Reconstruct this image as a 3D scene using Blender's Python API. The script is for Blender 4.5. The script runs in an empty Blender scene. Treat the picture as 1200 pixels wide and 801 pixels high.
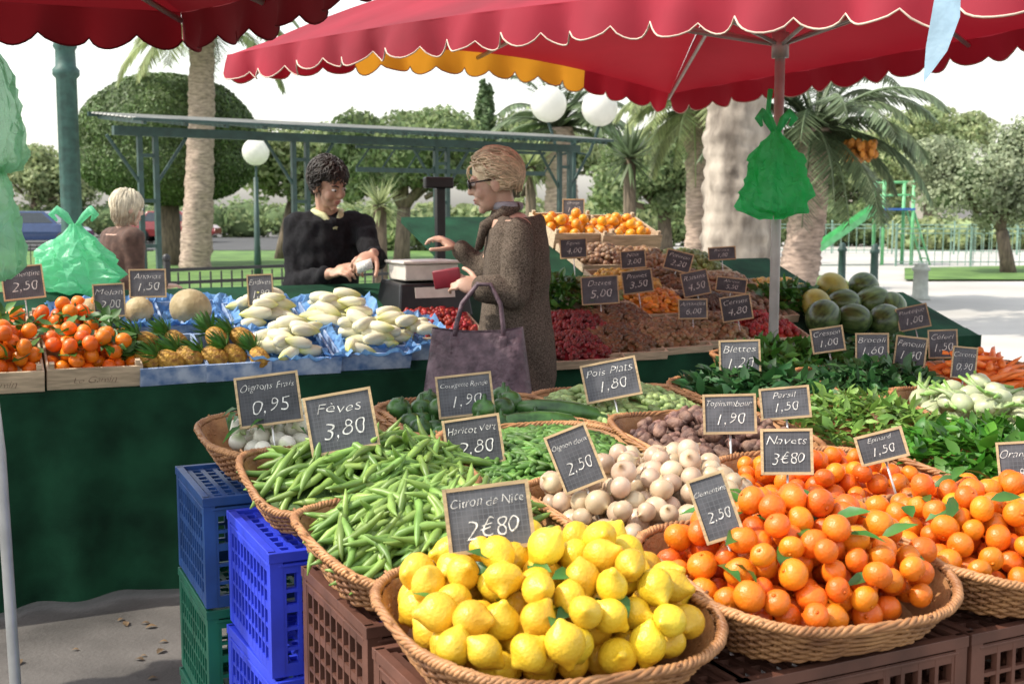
import bpy, bmesh, math, random
import numpy as np
from mathutils import Vector, Matrix, noise
R=math.radians; rnd=random.Random(7); nr=np.random.RandomState(5)
S=bpy.context.scene; COL=S.collection
V=Vector; PI=math.pi
# ---------------------------------------------------------------- camera maths
CAM=V((0,0,1.5)); PITCH=R(6.3); F=1400.0
cp,sp=math.cos(PITCH),math.sin(PITCH)
def ray(px,py):
    a=(px-600)/F; b=(400.5-py)/F
    return V((a, cp+b*sp, -sp+b*cp))
def at(px,py,Y):
    d=ray(px,py); return CAM+d*(Y/d.y)
def atz(px,py,z):
    d=ray(px,py); return CAM+d*((z-CAM.z)/d.z)
def depth(p): return p.y*cp+(CAM.z-p.z)*sp
# ---------------------------------------------------------------- mesh builder
class MB:
    def __init__(s): s.v=[]; s.f=[]
    def add(s,vs,fs,M=None):
        n=len(s.v)
        s.v+=[tuple(M@V(p)) for p in vs] if M is not None else [tuple(p) for p in vs]
        s.f+=[tuple(i+n for i in f) for f in fs]
        return s
    def box(s,c,d,M=None):
        x,y,z=c; a,b,e=d[0]/2,d[1]/2,d[2]/2
        vs=[(x+i*a,y+j*b,z+k*e) for i in(-1,1) for j in(-1,1) for k in(-1,1)]
        return s.add(vs,[(0,1,3,2),(4,6,7,5),(0,4,5,1),(2,3,7,6),(0,2,6,4),(1,5,7,3)],M)
    def tube(s,pts,rad,n=6,closed=False,M=None):
        pts=[V(p) for p in pts]; m=len(pts)
        if not hasattr(rad,'__len__'): rad=[rad]*m
        vs=[];nv=None
        for i in range(m):
            a=pts[(i-1)%m] if (closed or i>0) else pts[i]
            b=pts[(i+1)%m] if (closed or i<m-1) else pts[i]
            t=(b-a)
            t=t.normalized() if t.length>1e-9 else V((0,0,1))
            if nv is None:
                nv=t.cross(V((0,0,1)))
                if nv.length<.1: nv=t.cross(V((1,0,0)))
            nv=nv-t*nv.dot(t); nv.normalize(); bn=t.cross(nv)
            for k in range(n):
                an=2*PI*k/n
                vs.append(pts[i]+(nv*math.cos(an)+bn*math.sin(an))*rad[i])
        fs=[]
        for i in range(m if closed else m-1):
            j=(i+1)%m
            for k in range(n):
                fs.append((i*n+k,i*n+(k+1)%n,j*n+(k+1)%n,j*n+k))
        if not closed:
            fs.append(tuple(range(n-1,-1,-1))); fs.append(tuple((m-1)*n+k for k in range(n)))
        return s.add(vs,fs,M)
    def lathe(s,prof,n=16,M=None,fn=None):
        vs=[];fs=[]
        for i,(r,z) in enumerate(prof):
            for k in range(n):
                a=2*PI*k/n; q=r if fn is None else fn(r,z,a)
                vs.append((q*math.cos(a),q*math.sin(a),z))
        m=len(prof)
        for i in range(m-1):
            for k in range(n): fs.append((i*n+k,i*n+(k+1)%n,(i+1)*n+(k+1)%n,(i+1)*n+k))
        fs.append(tuple(range(n-1,-1,-1))); fs.append(tuple((m-1)*n+k for k in range(n)))
        return s.add(vs,fs,M)
    def ell(s,c,r,n=12,m=8,M=None):
        if not hasattr(r,'__len__'): r=(r,r,r)
        vs=[(c[0],c[1],c[2]-r[2])]
        for i in range(1,m):
            p=PI*i/m
            for k in range(n):
                a=2*PI*k/n
                vs.append((c[0]+r[0]*math.sin(p)*math.cos(a),c[1]+r[1]*math.sin(p)*math.sin(a),c[2]-r[2]*math.cos(p)))
        vs.append((c[0],c[1],c[2]+r[2])); fs=[]
        for k in range(n): fs.append((0,1+(k+1)%n,1+k))
        for i in range(m-2):
            for k in range(n):
                b=1+i*n; fs.append((b+k,b+(k+1)%n,b+n+(k+1)%n,b+n+k))
        b=1+(m-2)*n; t=len(vs)-1
        for k in range(n): fs.append((b+k,b+(k+1)%n,t))
        return s.add(vs,fs,M)
    def capsule(s,p0,r0,p1,r1,n=12):
        p0=V(p0);p1=V(p1); t=p1-p0; L=t.length; q=t.to_track_quat('Z','Y').to_matrix().to_4x4(); q.translation=p0
        prof=[(max(1e-4,r0*math.cos(a)),r0*math.sin(a)) for a in [R(-90),R(-60),R(-30),0]]
        prof+=[(max(1e-4,r1*math.cos(a)),L+r1*math.sin(a)) for a in [0,R(30),R(60),R(90)]]
        return s.lathe(prof,n,q)
    def loft(s,rings,ex,ey,n=20):
        vs=[];fs=[];ex=V(ex);ey=V(ey)
        for c,rx,ry in rings:
            for k in range(n):
                a=2*PI*k/n; vs.append(V(c)+ex*rx*math.cos(a)+ey*ry*math.sin(a))
        for i in range(len(rings)-1):
            for k in range(n): fs.append((i*n+k,i*n+(k+1)%n,(i+1)*n+(k+1)%n,(i+1)*n+k))
        fs.append(tuple(range(n-1,-1,-1))); fs.append(tuple((len(rings)-1)*n+k for k in range(n)))
        return s.add(vs,fs)
    def leaf(s,p,d,nrm,L,W,bend=.2):
        p=V(p);d=V(d).normalized(); sd=d.cross(V(nrm)); 
        if sd.length<1e-4: sd=d.orthogonal()
        sd.normalize(); up=sd.cross(d)
        m=p+d*L*.5+up*L*bend*.5; e=p+d*L
        q=p+d*L*.25+up*L*bend*.3; 
        h=p+d*L*.75+up*L*bend*.35
        vs=[p,q+sd*W*.4+up*W*.1,q-sd*W*.4+up*W*.1,q,m+sd*W*.5+up*W*.14,m-sd*W*.5+up*W*.14,m,h+sd*W*.3+up*W*.08,h-sd*W*.3+up*W*.08,h,e]
        return s.add(vs,[(0,3,1),(0,2,3),(1,3,6,4),(3,2,5,6),(4,6,9,7),(6,5,8,9),(7,9,10),(9,8,10)])
    def blade(s,p,d,nrm,L,W):
        p=V(p);d=V(d).normalized(); sd=d.cross(V(nrm))
        if sd.length<1e-4: sd=d.orthogonal()
        sd.normalize(); 
        return s.add([p+sd*W*.3,p-sd*W*.3,p+d*L*.4-sd*W*.5,p+d*L,p+d*L*.4+sd*W*.5],[(0,1,2,3,4)])
    def mesh(s,name,smooth=True):
        me=bpy.data.meshes.new(name); me.from_pydata(s.v,[],s.f); me.update()
        if smooth: me.polygons.foreach_set('use_smooth',[True]*len(me.polygons))
        return me
def link(o): COL.objects.link(o); return o
def obj(name,mb,m,parent=None,smooth=True,bev=0,loc=None):
    me=mb.mesh(name,smooth) if isinstance(mb,MB) else mb
    if m is not None and len(me.materials)==0: me.materials.append(m)
    o=link(bpy.data.objects.new(name,me))
    if parent: o.parent=parent
    if bev:
        b=o.modifiers.new('b','BEVEL'); b.width=bev; b.segments=2; b.limit_method='ANGLE'
    return o
def tag(o,label=None,cat=None,group=None,kind=None):
    if label: o['label']=label
    if cat: o['category']=cat
    if group: o['group']=group
    if kind: o['kind']=kind
    return o
def thing(name,label,cat,M=None,group=None):
    o=link(bpy.data.objects.new(name,None)); o.empty_display_size=.1
    if M is not None:
        o.matrix_world=M if isinstance(M,Matrix) else Matrix.Translation(M)
    return tag(o,label,cat,group)
def frame(o,x,y,z):
    return Matrix(((x[0],y[0],z[0],o[0]),(x[1],y[1],z[1],o[1]),(x[2],y[2],z[2],o[2]),(0,0,0,1)))
# ---------------------------------------------------------------- materials
def mat(name,col,rough=.6,var=.2,scale=8,col2=None,bump=0,bscale=40,isl=0,objr=0,hue=0,trans=0,tcol=None,metal=0,spec=.5,sss=0,coat=0,stretch=None,grad=None,detail=4,clear=0,grid=0):
    m=bpy.data.materials.new(name); m.use_nodes=True; nt=m.node_tree; N=nt.nodes; L=nt.links
    bs=N['Principled BSDF']; out=N['Material Output']
    tc=N.new('ShaderNodeTexCoord'); src=tc.outputs['Object']
    if stretch:
        mp=N.new('ShaderNodeMapping'); mp.inputs['Scale'].default_value=stretch; L.new(src,mp.inputs[0]); src=mp.outputs[0]
    nz=N.new('ShaderNodeTexNoise'); nz.inputs['Scale'].default_value=scale; nz.inputs['Detail'].default_value=detail; L.new(src,nz.inputs['Vector'])
    mr=N.new('ShaderNodeMapRange'); mr.inputs[1].default_value=.32; mr.inputs[2].default_value=.68; L.new(nz.outputs[0],mr.inputs[0])
    mx=N.new('ShaderNodeMix'); mx.data_type='RGBA'
    A=[min(1,c*(1-var)) for c in col]; B=[min(1,c*(1+var)) for c in (col2 or col)] if not col2 else col2
    mx.inputs['A'].default_value=(*A,1); mx.inputs['B'].default_value=(*B,1); L.new(mr.outputs[0],mx.inputs[0])
    cur=mx.outputs['Result']
    if grad:
        sx=N.new('ShaderNodeSeparateXYZ'); L.new(tc.outputs['Generated'],sx.inputs[0])
        g=N.new('ShaderNodeMapRange'); g.inputs[1].default_value=grad[2]; g.inputs[2].default_value=grad[3]; L.new(sx.outputs[grad[0]],g.inputs[0])
        mg=N.new('ShaderNodeMix'); mg.data_type='RGBA'; L.new(g.outputs[0],mg.inputs[0]); L.new(cur,mg.inputs['A']); mg.inputs['B'].default_value=(*grad[1],1); cur=mg.outputs['Result']
    if grid:
        sx=N.new('ShaderNodeSeparateXYZ'); L.new(tc.outputs['Object'],sx.inputs[0]); cb=N.new('ShaderNodeCombineXYZ'); L.new(sx.outputs[0],cb.inputs[0]); L.new(sx.outputs[2],cb.inputs[1])
        bk=N.new('ShaderNodeTexBrick'); bk.offset=0; bk.inputs['Scale'].default_value=1; bk.inputs['Brick Width'].default_value=grid; bk.inputs['Row Height'].default_value=grid; bk.inputs['Mortar Size'].default_value=grid*.06; L.new(cb.outputs[0],bk.inputs['Vector'])
        bk.inputs['Mortar'].default_value=(.105,.108,.12,1); L.new(cur,bk.inputs['Color1']); L.new(cur,bk.inputs['Color2']); cur=bk.outputs[0]
    if isl or objr or hue:
        hs=N.new('ShaderNodeHueSaturation'); L.new(cur,hs.inputs['Color'])
        if isl: g=N.new('ShaderNodeNewGeometry'); ro=g.outputs['Random Per Island']; amt=isl
        else: g=N.new('ShaderNodeObjectInfo'); ro=g.outputs['Random']; amt=objr
        ma=N.new('ShaderNodeMath'); ma.operation='MULTIPLY_ADD'; L.new(ro,ma.inputs[0]); ma.inputs[1].default_value=amt; ma.inputs[2].default_value=1-amt/2; L.new(ma.outputs[0],hs.inputs['Value'])
        if hue:
            m1=N.new('ShaderNodeMath'); m1.operation='MULTIPLY'; L.new(ro,m1.inputs[0]); m1.inputs[1].default_value=7.31
            m3=N.new('ShaderNodeMath'); m3.operation='FRACT'; L.new(m1.outputs[0],m3.inputs[0])
            m2=N.new('ShaderNodeMath'); m2.operation='MULTIPLY_ADD'; L.new(m3.outputs[0],m2.inputs[0]); m2.inputs[1].default_value=hue; m2.inputs[2].default_value=.5-hue/2; L.new(m2.outputs[0],hs.inputs['Hue'])
        cur=hs.outputs[0]
    L.new(cur,bs.inputs['Base Color'])
    bs.inputs['Roughness'].default_value=rough; bs.inputs['Metallic'].default_value=metal; bs.inputs['Specular IOR Level'].default_value=spec
    if coat: bs.inputs['Coat Weight'].default_value=coat
    if sss:
        bs.inputs['Subsurface Weight'].default_value=sss; bs.inputs['Subsurface Radius'].default_value=(.02,.01,.006); bs.inputs['Subsurface Scale'].default_value=.4
    if bump:
        n2=N.new('ShaderNodeTexNoise'); n2.inputs['Scale'].default_value=bscale; n2.inputs['Detail'].default_value=3; L.new(src,n2.inputs['Vector'])
        bp=N.new('ShaderNodeBump'); bp.inputs['Strength'].default_value=bump; bp.inputs['Distance'].default_value=.01; L.new(n2.outputs[0],bp.inputs['Height']); L.new(bp.outputs[0],bs.inputs['Normal'])
    last=bs.outputs[0]
    if trans:
        tr=N.new('ShaderNodeBsdfTranslucent'); ms=N.new('ShaderNodeMixShader'); ms.inputs[0].default_value=trans
        if tcol: tr.inputs[0].default_value=(*tcol,1)
        else: L.new(cur,tr.inputs[0])
        L.new(last,ms.inputs[1]); L.new(tr.outputs[0],ms.inputs[2]); last=ms.outputs[0]
    if clear:
        tp=N.new('ShaderNodeBsdfTransparent'); tp.inputs[0].default_value=(*[min(1,.4+c) for c in (tcol or col)],1); m4=N.new('ShaderNodeMixShader'); m4.inputs[0].default_value=clear; L.new(last,m4.inputs[1]); L.new(tp.outputs[0],m4.inputs[2]); last=m4.outputs[0]
    L.new(last,out.inputs[0])
    return m
M={}
M['wicker']=mat('wicker',(.3,.12,.045),.55,.35,14,col2=(.47,.235,.09),bump=.3,bscale=120,objr=.4)
M['wicker_rim']=mat('wicker_rim',(.35,.145,.055),.5,.35,18,col2=(.51,.26,.11),objr=.35)
M['lemon']=mat('lemon',(.74,.44,.016),.38,.12,6,col2=(.82,.57,.045),bump=.25,bscale=160,objr=.28,hue=.03)
M['orange']=mat('orange',(.76,.15,.007),.36,.12,5,col2=(.84,.235,.012),bump=.2,bscale=190,objr=.3,hue=.025)
M['clem']=mat('clementine',(.82,.3,.015),.4,.12,5,col2=(.86,.42,.03),objr=.25,hue=.03)
M['onion']=mat('onion',(.52,.35,.22),.34,.25,4,col2=(.7,.56,.4),objr=.35,hue=.035,stretch=(3,3,.7),grad=(2,(.38,.27,.12),.78,1.0))
M['newonion']=mat('newonion',(.7,.68,.57),.35,.1,10,objr=.15,grad=(2,(.3,.45,.12),.6,1.0))
M['pod']=mat('pod',(.12,.235,.03),.42,.3,12,col2=(.27,.42,.095),objr=.6,hue=.03)
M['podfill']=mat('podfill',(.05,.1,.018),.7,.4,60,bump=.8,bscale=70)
M['leaf']=mat('leaf',(.05,.15,.02),.45,.3,14,isl=.6,hue=.025,trans=.25)
M['leafobj']=mat('leafobj',(.05,.16,.025),.4,.3,14,objr=.5,hue=.02,trans=.15)
M['spinach']=mat('spinach',(.06,.2,.018),.45,.3,14,isl=.8,hue=.03,trans=.3)
M['darkleaf']=mat('darkleaf',(.03,.11,.028),.5,.3,14,isl=.8,hue=.03,trans=.2)
M['paleleaf']=mat('paleleaf',(.17,.31,.06),.5,.3,14,isl=.7,hue=.03,trans=.25)
M['courgette']=mat('courgette',(.02,.075,.014),.35,.4,30,col2=(.07,.18,.04),objr=.3)
M['turnip']=mat('turnip',(.12,.055,.05),.65,.4,30,col2=(.27,.15,.11),objr=.6,hue=.02,bump=.5,bscale=90)
M['fennel']=mat('fennel',(.52,.58,.36),.4,.2,12,objr=.2,grad=(2,(.2,.38,.08),.45,.9))
M['carrot']=mat('carrot',(.8,.2,.03),.5,.2,20,objr=.2)
M['endive']=mat('endive',(.72,.69,.5),.38,.1,9,objr=.18,stretch=(6,6,1),grad=(2,(.55,.55,.11),.5,1.0))
M['melon']=mat('melon',(.42,.32,.15),.6,.25,20,col2=(.55,.44,.25),bump=.4,bscale=80,objr=.3)
M['watermelon']=mat('watermelon',(.025,.07,.02),.3,.5,9,col2=(.12,.19,.055),objr=.4,stretch=(5,5,.5))
M['yellowmelon']=mat('yellowmelon',(.4,.38,.08),.4,.3,9,objr=.3)
M['pine']=mat('pine',(.4,.17,.025),.55,.4,40,col2=(.58,.33,.04),bump=1,bscale=60,objr=.25)
M['tangerine']=mat('tangerine',(.82,.18,.008),.36,.12,5,bump=.2,bscale=150,objr=.28,hue=.025)
M['slate']=mat('slate',(.06,.063,.072),.75,.3,25,col2=(.1,.103,.115),objr=.5,grid=.0085)
M['chalk']=mat('chalk',(.72,.71,.67),.9,.35,160)
M['signwood']=mat('signwood',(.46,.33,.18),.6,.25,20,stretch=(1,1,8),objr=.3)
M['wood']=mat('wood',(.52,.41,.28),.65,.25,12,stretch=(1,8,8),objr=.2)
M['ink']=mat('ink',(.16,.09,.07),.8,.1)
M['cbox']=mat('cbox',(.1,.24,.55),.6,.25,18,col2=(.5,.6,.75),objr=.2)
M['bluepaper']=mat('bluepaper',(.16,.36,.68),.55,.25,10,trans=.25,bump=.4,bscale=25)
M['cb1']=mat('navy_plastic',(.02,.07,.24),.42,.25,9,bump=.1,bscale=30,objr=.2)
M['cb2']=mat('blue_plastic',(.03,.055,.6),.4,.2,9,objr=.15)
M['cg']=mat('green_plastic',(.008,.12,.07),.42,.25,9,objr=.2)
M['cbr']=mat('brown_plastic',(.115,.048,.032),.5,.3,9,bump=.15,bscale=30,objr=.35)
M['red']=mat('red_canvas',(.31,.01,.03),.78,.22,2.5,bump=.25,bscale=7,trans=.26,tcol=(.38,.013,.024))
M['shadedred']=mat('shaded_red_canvas',(.18,.009,.016),.8,.2,3,bump=.15,bscale=9,trans=.2,tcol=(.25,.01,.016))  # red canvas with the shade of its backlit underside put into the colour
M['yellow']=mat('yellow_canvas',(.75,.33,.025),.75,.12,3,trans=.4)
M['trim']=mat('trim_tape',(.58,.46,.38),.8,.1,6)
M['pole']=mat('pole_metal',(.46,.46,.44),.45,.15,12,metal=.3)
M['cloth']=mat('green_cloth',(.006,.04,.02),.9,.35,5,col2=(.012,.07,.034),bump=.3,bscale=220,spec=.2)
M['board']=mat('board',(.35,.27,.18),.7,.25,10)
M['skin']=mat('skin',(.5,.29,.2),.5,.12,18,sss=.08)
M['skin2']=mat('skin_pale',(.54,.34,.25),.5,.12,18,sss=.08)
M['lips']=mat('lips',(.4,.16,.13),.5,.1)
M['eye']=mat('eye',(.7,.68,.64),.25,.05)
M['iris']=mat('iris',(.03,.02,.015),.2,.1)
M['hairdark']=mat('hair_dark',(.024,.018,.014),.5,.4,30,isl=.8)
M['hairblond']=mat('hair_blond',(.58,.47,.31),.5,.2,30,isl=.6)
M['hairwhite']=mat('hair_white',(.6,.52,.38),.5,.2,30,isl=.4)
M['black']=mat('black_wool',(.014,.014,.016),.95,.3,60,bump=.4,bscale=200,spec=.2)
M['shirt']=mat('shirt',(.5,.5,.28),.8,.15,20)
M['tweed']=mat('tweed',(.075,.058,.045),.95,.55,190,col2=(.19,.152,.12),bump=.4,bscale=300,spec=.2)
M['scarf']=mat('scarf',(.28,.27,.3),.9,.3,40)
M['brownjacket']=mat('brown_jacket',(.085,.045,.032),.85,.3,30,bump=.3,bscale=60)
M['denim']=mat('denim',(.03,.04,.07),.9,.3,40)
M['shoe']=mat('shoe',(.02,.016,.014),.5,.2)
M['leather']=mat('purple_leather',(.085,.05,.07),.5,.45,22,col2=(.17,.11,.135),bump=.5,bscale=60)
M['redleather']=mat('red_leather',(.22,.012,.026),.45,.2)
M['glass_dark']=mat('dark_lens',(.012,.01,.01),.15,.1)
M['blackplastic']=mat('black_plastic',(.015,.015,.017),.4,.3,20)
M['steel']=mat('steel',(.6,.6,.58),.35,.1,20,metal=.7)
M['whitebox']=mat('white_enamel',(.66,.62,.55),.5,.1,20)
M['baggreen']=mat('bag_green',(.05,.5,.17),.28,.25,9,bump=.6,bscale=40,trans=.6,tcol=(.16,.88,.38),clear=.3)
M['bagpale']=mat('bag_pale_green',(.22,.66,.4),.28,.2,9,bump=.6,bscale=40,trans=.5,tcol=(.3,.8,.5),clear=.25)
M['bagwhite']=mat('bag_milky_green',(.36,.66,.44),.28,.2,9,bump=.6,bscale=40,trans=.5,tcol=(.45,.8,.52),clear=.38)
M['bagblue']=mat('bag_blue',(.4,.6,.75),.4,.2,9,bump=.5,bscale=20,trans=.4)
M['postgreen']=mat('cast_iron_green',(.03,.085,.07),.5,.3,12,bump=.2,bscale=40)
M['shelter']=mat('shelter_green',(.025,.06,.052),.5,.25,10)
M['palefence']=mat('pale_green_rail',(.2,.32,.26),.5,.2,10)
M['shelterroof']=mat('shelter_roof',(.6,.6,.57),.6,.15,3,trans=.3)
M['globe']=mat('globe_glass',(.85,.84,.8),.25,.04,trans=.4)
M['bark']=mat('bark',(.13,.1,.07),.9,.4,9,bump=.8,bscale=14,stretch=(2,2,.5))
M['planebark']=mat('pale_bark',(.15,.12,.095),.9,.35,4.2,col2=(.46,.4,.33),bump=1,bscale=9,detail=9,stretch=(1,1,.45))
M['palmbark']=mat('palm_bark',(.36,.27,.22),.9,.4,7,bump=1,bscale=12,stretch=(1,1,3))
M['topiary']=mat('topiary_leaf',(.1,.155,.05),.6,.3,1,isl=.8,hue=.03,trans=.2)
M['crown1']=mat('crown_mid_hazed',(.22,.29,.125),.6,.3,.7,isl=.7,hue=.04,trans=.42)  # background greens lightened and greyed, so haze sits in the crown colours
M['crown2']=mat('crown_pale_hazed',(.33,.39,.19),.6,.3,.7,isl=.7,hue=.04,trans=.45)
M['crown3']=mat('crown_olive_hazed',(.32,.37,.23),.6,.3,.7,isl=.7,hue=.03,trans=.4)
M['crown4']=mat('crown_dark_hazed',(.12,.18,.08),.6,.3,.7,isl=.8,hue=.03,trans=.35)
M['palm']=mat('palm_leaf',(.14,.19,.1),.5,.3,2,isl=.8,hue=.03,trans=.3)
M['palmpale']=mat('palm_leaf_pale',(.3,.35,.17),.5,.3,2,isl=.8,hue=.03,trans=.4)
M['dates']=mat('dates',(.6,.22,.03),.6,.3,6)
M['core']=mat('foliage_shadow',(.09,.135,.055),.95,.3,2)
M['ground']=mat('shaded_ground_asphalt',(.085,.08,.075),.9,.25,2.2,col2=(.16,.15,.14),bump=.35,bscale=60,detail=9)  # base colour darkened to stand in for shade on the near ground
M['road']=mat('road_asphalt',(.06,.06,.06),.9,.2,1,detail=8)
M['pave']=mat('pale_paving',(.42,.4,.37),.9,.12,.5,col2=(.5,.48,.45),bump=.2,bscale=30,detail=9)
M['lawn']=mat('lawn',(.07,.16,.03),.9,.35,1.3,col2=(.13,.24,.05),bump=.6,bscale=30,detail=8)
M['dry']=mat('mottle_leaf_brown',(.14,.09,.045),.8,.3,20,objr=.6)
M['carblue']=mat('car_blue',(.03,.06,.16),.25,.1,coat=.6)
M['carred']=mat('car_red',(.25,.03,.03),.25,.1,coat=.6)
M['tyre']=mat('tyre',(.015,.015,.015),.8,.2)
M['window']=mat('window_glass',(.05,.06,.07),.1,.1)
M['slide']=mat('slide_green',(.16,.5,.22),.4,.15)
M['bluetop']=mat('blue_panel',(.05,.15,.45),.5,.15)
M['concrete']=mat('concrete',(.4,.42,.38),.9,.15,9)
M['housewall']=mat('house_wall',(.62,.55,.45),.9,.08,1)
M['roof']=mat('roof_tile',(.35,.16,.1),.9,.2,4)
# ---------------------------------------------------------------- text & blobs
_tc={}
def text_geo(s,shear=.22):
    if (s,shear) in _tc: return _tc[(s,shear)]
    cu=bpy.data.curves.new('txt','FONT'); cu.body=s; cu.shear=shear; cu.resolution_u=4; cu.offset=-.02
    o=link(bpy.data.objects.new('txt',cu)); dg=bpy.context.evaluated_depsgraph_get(); 
    me=bpy.data.meshes.new_from_object(o.evaluated_get(dg))
    vs=[v.co.copy() for v in me.vertices]; fs=[tuple(p.vertices) for p in me.polygons]
    bpy.data.objects.remove(o); bpy.data.meshes.remove(me)
    sd=len(s)*1.7
    vs=[V((v.x+.12*noise.noise(V((v.x*1.6,v.y*2.2,sd)))+.04*noise.noise(V((v.x*4,v.y*4,sd+9))),v.y+.2*noise.noise(V((v.x*1.3,v.y*1.2,sd+4)))+.04*noise.noise(V((v.x*4,v.y*4,sd+3))),0)) for v in vs]
    _tc[(s,shear)]=(vs,fs); return vs,fs
def put_text(mb,s,cx,cz,w,h,y,shear=.22):
    vs,fs=text_geo(s,shear)
    if not vs: return
    x0=min(v.x for v in vs);x1=max(v.x for v in vs);y0=min(v.y for v in vs);y1=max(v.y for v in vs)
    k=min(w/(x1-x0),h/(y1-y0)); kx=min(w/(x1-x0),k*1.25)
    mb.add([((v.x-(x0+x1)/2)*kx+cx,y,(v.y-(y0+y1)/2)*k+cz) for v in vs],fs)
def blob(name,mb,vox,m,parent,smooth=4,disp=None):
    o=link(bpy.data.objects.new('tmp',mb.mesh('tmp')))
    r=o.modifiers.new('r','REMESH'); r.mode='VOXEL'; r.voxel_size=vox
    if smooth: q=o.modifiers.new('s','SMOOTH'); q.factor=.5; q.iterations=smooth
    dg=bpy.context.evaluated_depsgraph_get(); me=bpy.data.meshes.new_from_object(o.evaluated_get(dg)); bpy.data.objects.remove(o)
    me.name=name
    if disp:
        amp,fr,zs=disp
        ns=[v.normal.copy() for v in me.vertices]
        for v,n in zip(me.vertices,ns):
            c=v.co; v.co=c+n*amp*(noise.noise(V((c.x*fr,c.y*fr,c.z*fr*zs)))+.6*noise.noise(V((c.x*fr*2.3,c.y*fr*2.3,c.z*fr*zs*2+5))))
    me.polygons.foreach_set('use_smooth',[True]*len(me.polygons)); me.update(); me.materials.clear()
    return obj(name,me,m,parent)
# ---------------------------------------------------------------- people
def headM(c,fwd,roll=0):
    f=V(fwd).normalized(); x=f.cross(V((0,0,1))).normalized(); z=x.cross(f)
    m=frame(c,x,f,z)
    return m@Matrix.Rotation(roll,4,'Y')
def head_geo(mb,H):
    e=lambda c,r:mb.ell(c,r,14,10,H)
    e((0,-.015,.035),(.074,.093,.085)); e((0,.03,-.015),(.06,.06,.09)); e((0,.036,-.075),(.045,.043,.036)); e((0,.066,-.1),(.019,.017,.017))
    e((0,.074,.03),(.05,.018,.014))
    for s in(-1,1):
        e((s*.035,.06,-.03),(.025,.024,.03)); e((s*.076,-.005,-.01),(.011,.02,.033))
    mb.capsule(H@V((0,.088,.02)),.008,H@V((0,.103,-.022)),.0105); e((0,.094,-.026),(.0155,.011,.009))
    e((0,.083,-.055),(.023,.011,.008)); e((0,.081,-.068),(.019,.011,.009))
def face_parts(root,H,lipm,closed=False):
    mb=MB(); mb.ell((0,.0895,-.0555),(.022,.007,.0045),10,6,H); mb.ell((0,.087,-.0665),(.018,.008,.005),10,6,H); obj('lips',mb,lipm,root)
    for s in(-1,1):
        mb=MB(); mb.ell((s*.03,.082,.008),(.0145,.012,.008 if not closed else .005),10,8,H); e=obj('eye',mb,M['eye'],root)
        mb=MB(); mb.ell((s*.03,.0915,.007),(.006,.004,.006),8,6,H); obj('iris',mb,M['iris'],e)
def hand_geo(mb,w,fd,back,thumb,curl=35,scale=1.0):
    fd=V(fd).normalized(); b=V(back); b=(b-fd*b.dot(fd)).normalized(); x=fd.cross(b); 
    if x.dot(V(thumb))<0: x=-x
    k=scale; w=V(w)
    mb.ell((0,0,0),(.041*k,.05*k,.017*k),12,8,frame(w+fd*.045*k,x,fd,b))
    for i,(ox,L) in enumerate([(-.031,.056),(-.0105,.07),(.0105,.076),(.031,.068)]):
        p=w+fd*.082*k+x*ox*k; a=R(curl*(.5+.15*(3-i)/3)); d=fd*math.cos(a)-b*math.sin(a)+x*(ox*2.2); d.normalize(); c=a
        for j,q in enumerate((.45,.32,.26)):
            e=p+d*L*q*k; mb.capsule(p,(.0092-.0008*j)*k,e,(.0088-.001*j)*k,8); p=e; c+=R(curl*.8); d=(fd*math.cos(c)-b*math.sin(c)+x*(ox*2)).normalized()
    p=w+fd*.025*k+x*.034*k; d=(x*.75+fd*.6-b*.35).normalized()
    for j in range(3):
        e=p+d*(.036,.03,.026)[j]*k; mb.capsule(p,(.012-.001*j)*k,e,(.011-.001*j)*k,8); p=e; d=(d+fd*.35-b*.2).normalized()
HE=V((.077,.096,.089)); HC=V((0,-.015,.035))
def locks(mb,H,n,ok,target,ang,rad,lift=(1.04,1.12),drop=(0,0),wave=.006,seed=3,inw=.2):
    rg=random.Random(seed); k=0
    while k<n:
        d=V((rg.gauss(0,1),rg.gauss(0,1),rg.gauss(0,1))).normalized()
        if not ok(d): continue
        k+=1; T=target(d,rg).normalized(); ax=d.cross(T)
        if ax.length<.02: continue
        ax.normalize(); tot=min(d.angle(T),rg.uniform(*ang)); l0=rg.uniform(*lift); ph=rg.uniform(0,6); pts=[]; N_=8
        for i in range(N_):
            u=Matrix.Rotation(tot*i/(N_-1),3,ax)@d
            o=1.0+(l0-1)*min(1,i/2.0)
            q=HC+V((u.x*HE.x,u.y*HE.y,u.z*HE.z))*o+ax*wave*math.sin(ph+i*1.1)
            pts.append(q)
        D=rg.uniform(*drop); rr=[rad,rad*1.1,rad*1.1,rad,rad,rad*.9,rad*.75,rad*.4]
        if D>0 and pts[-1].z<.03:
            e=pts[-1]
            for q in(.5,1): pts.append(e+V((-e.x*inw*q,-(e.y)*inw*q*.4,-D*q)))
            rr=rr[:-2]+[rad*.9,rad*.8,rad*.7,rad*.3]
        mb.tube([H@p for p in pts],rr,5)
def person_root(name,label,p):
    root=thing(name,label,'person',V((p.x,p.y,0))); return root,Matrix.Translation(-V((p.x,p.y,0)))
def shift(mb,inv):
    mb.v=[tuple(inv@V(p)) for p in mb.v]; return mb

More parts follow.
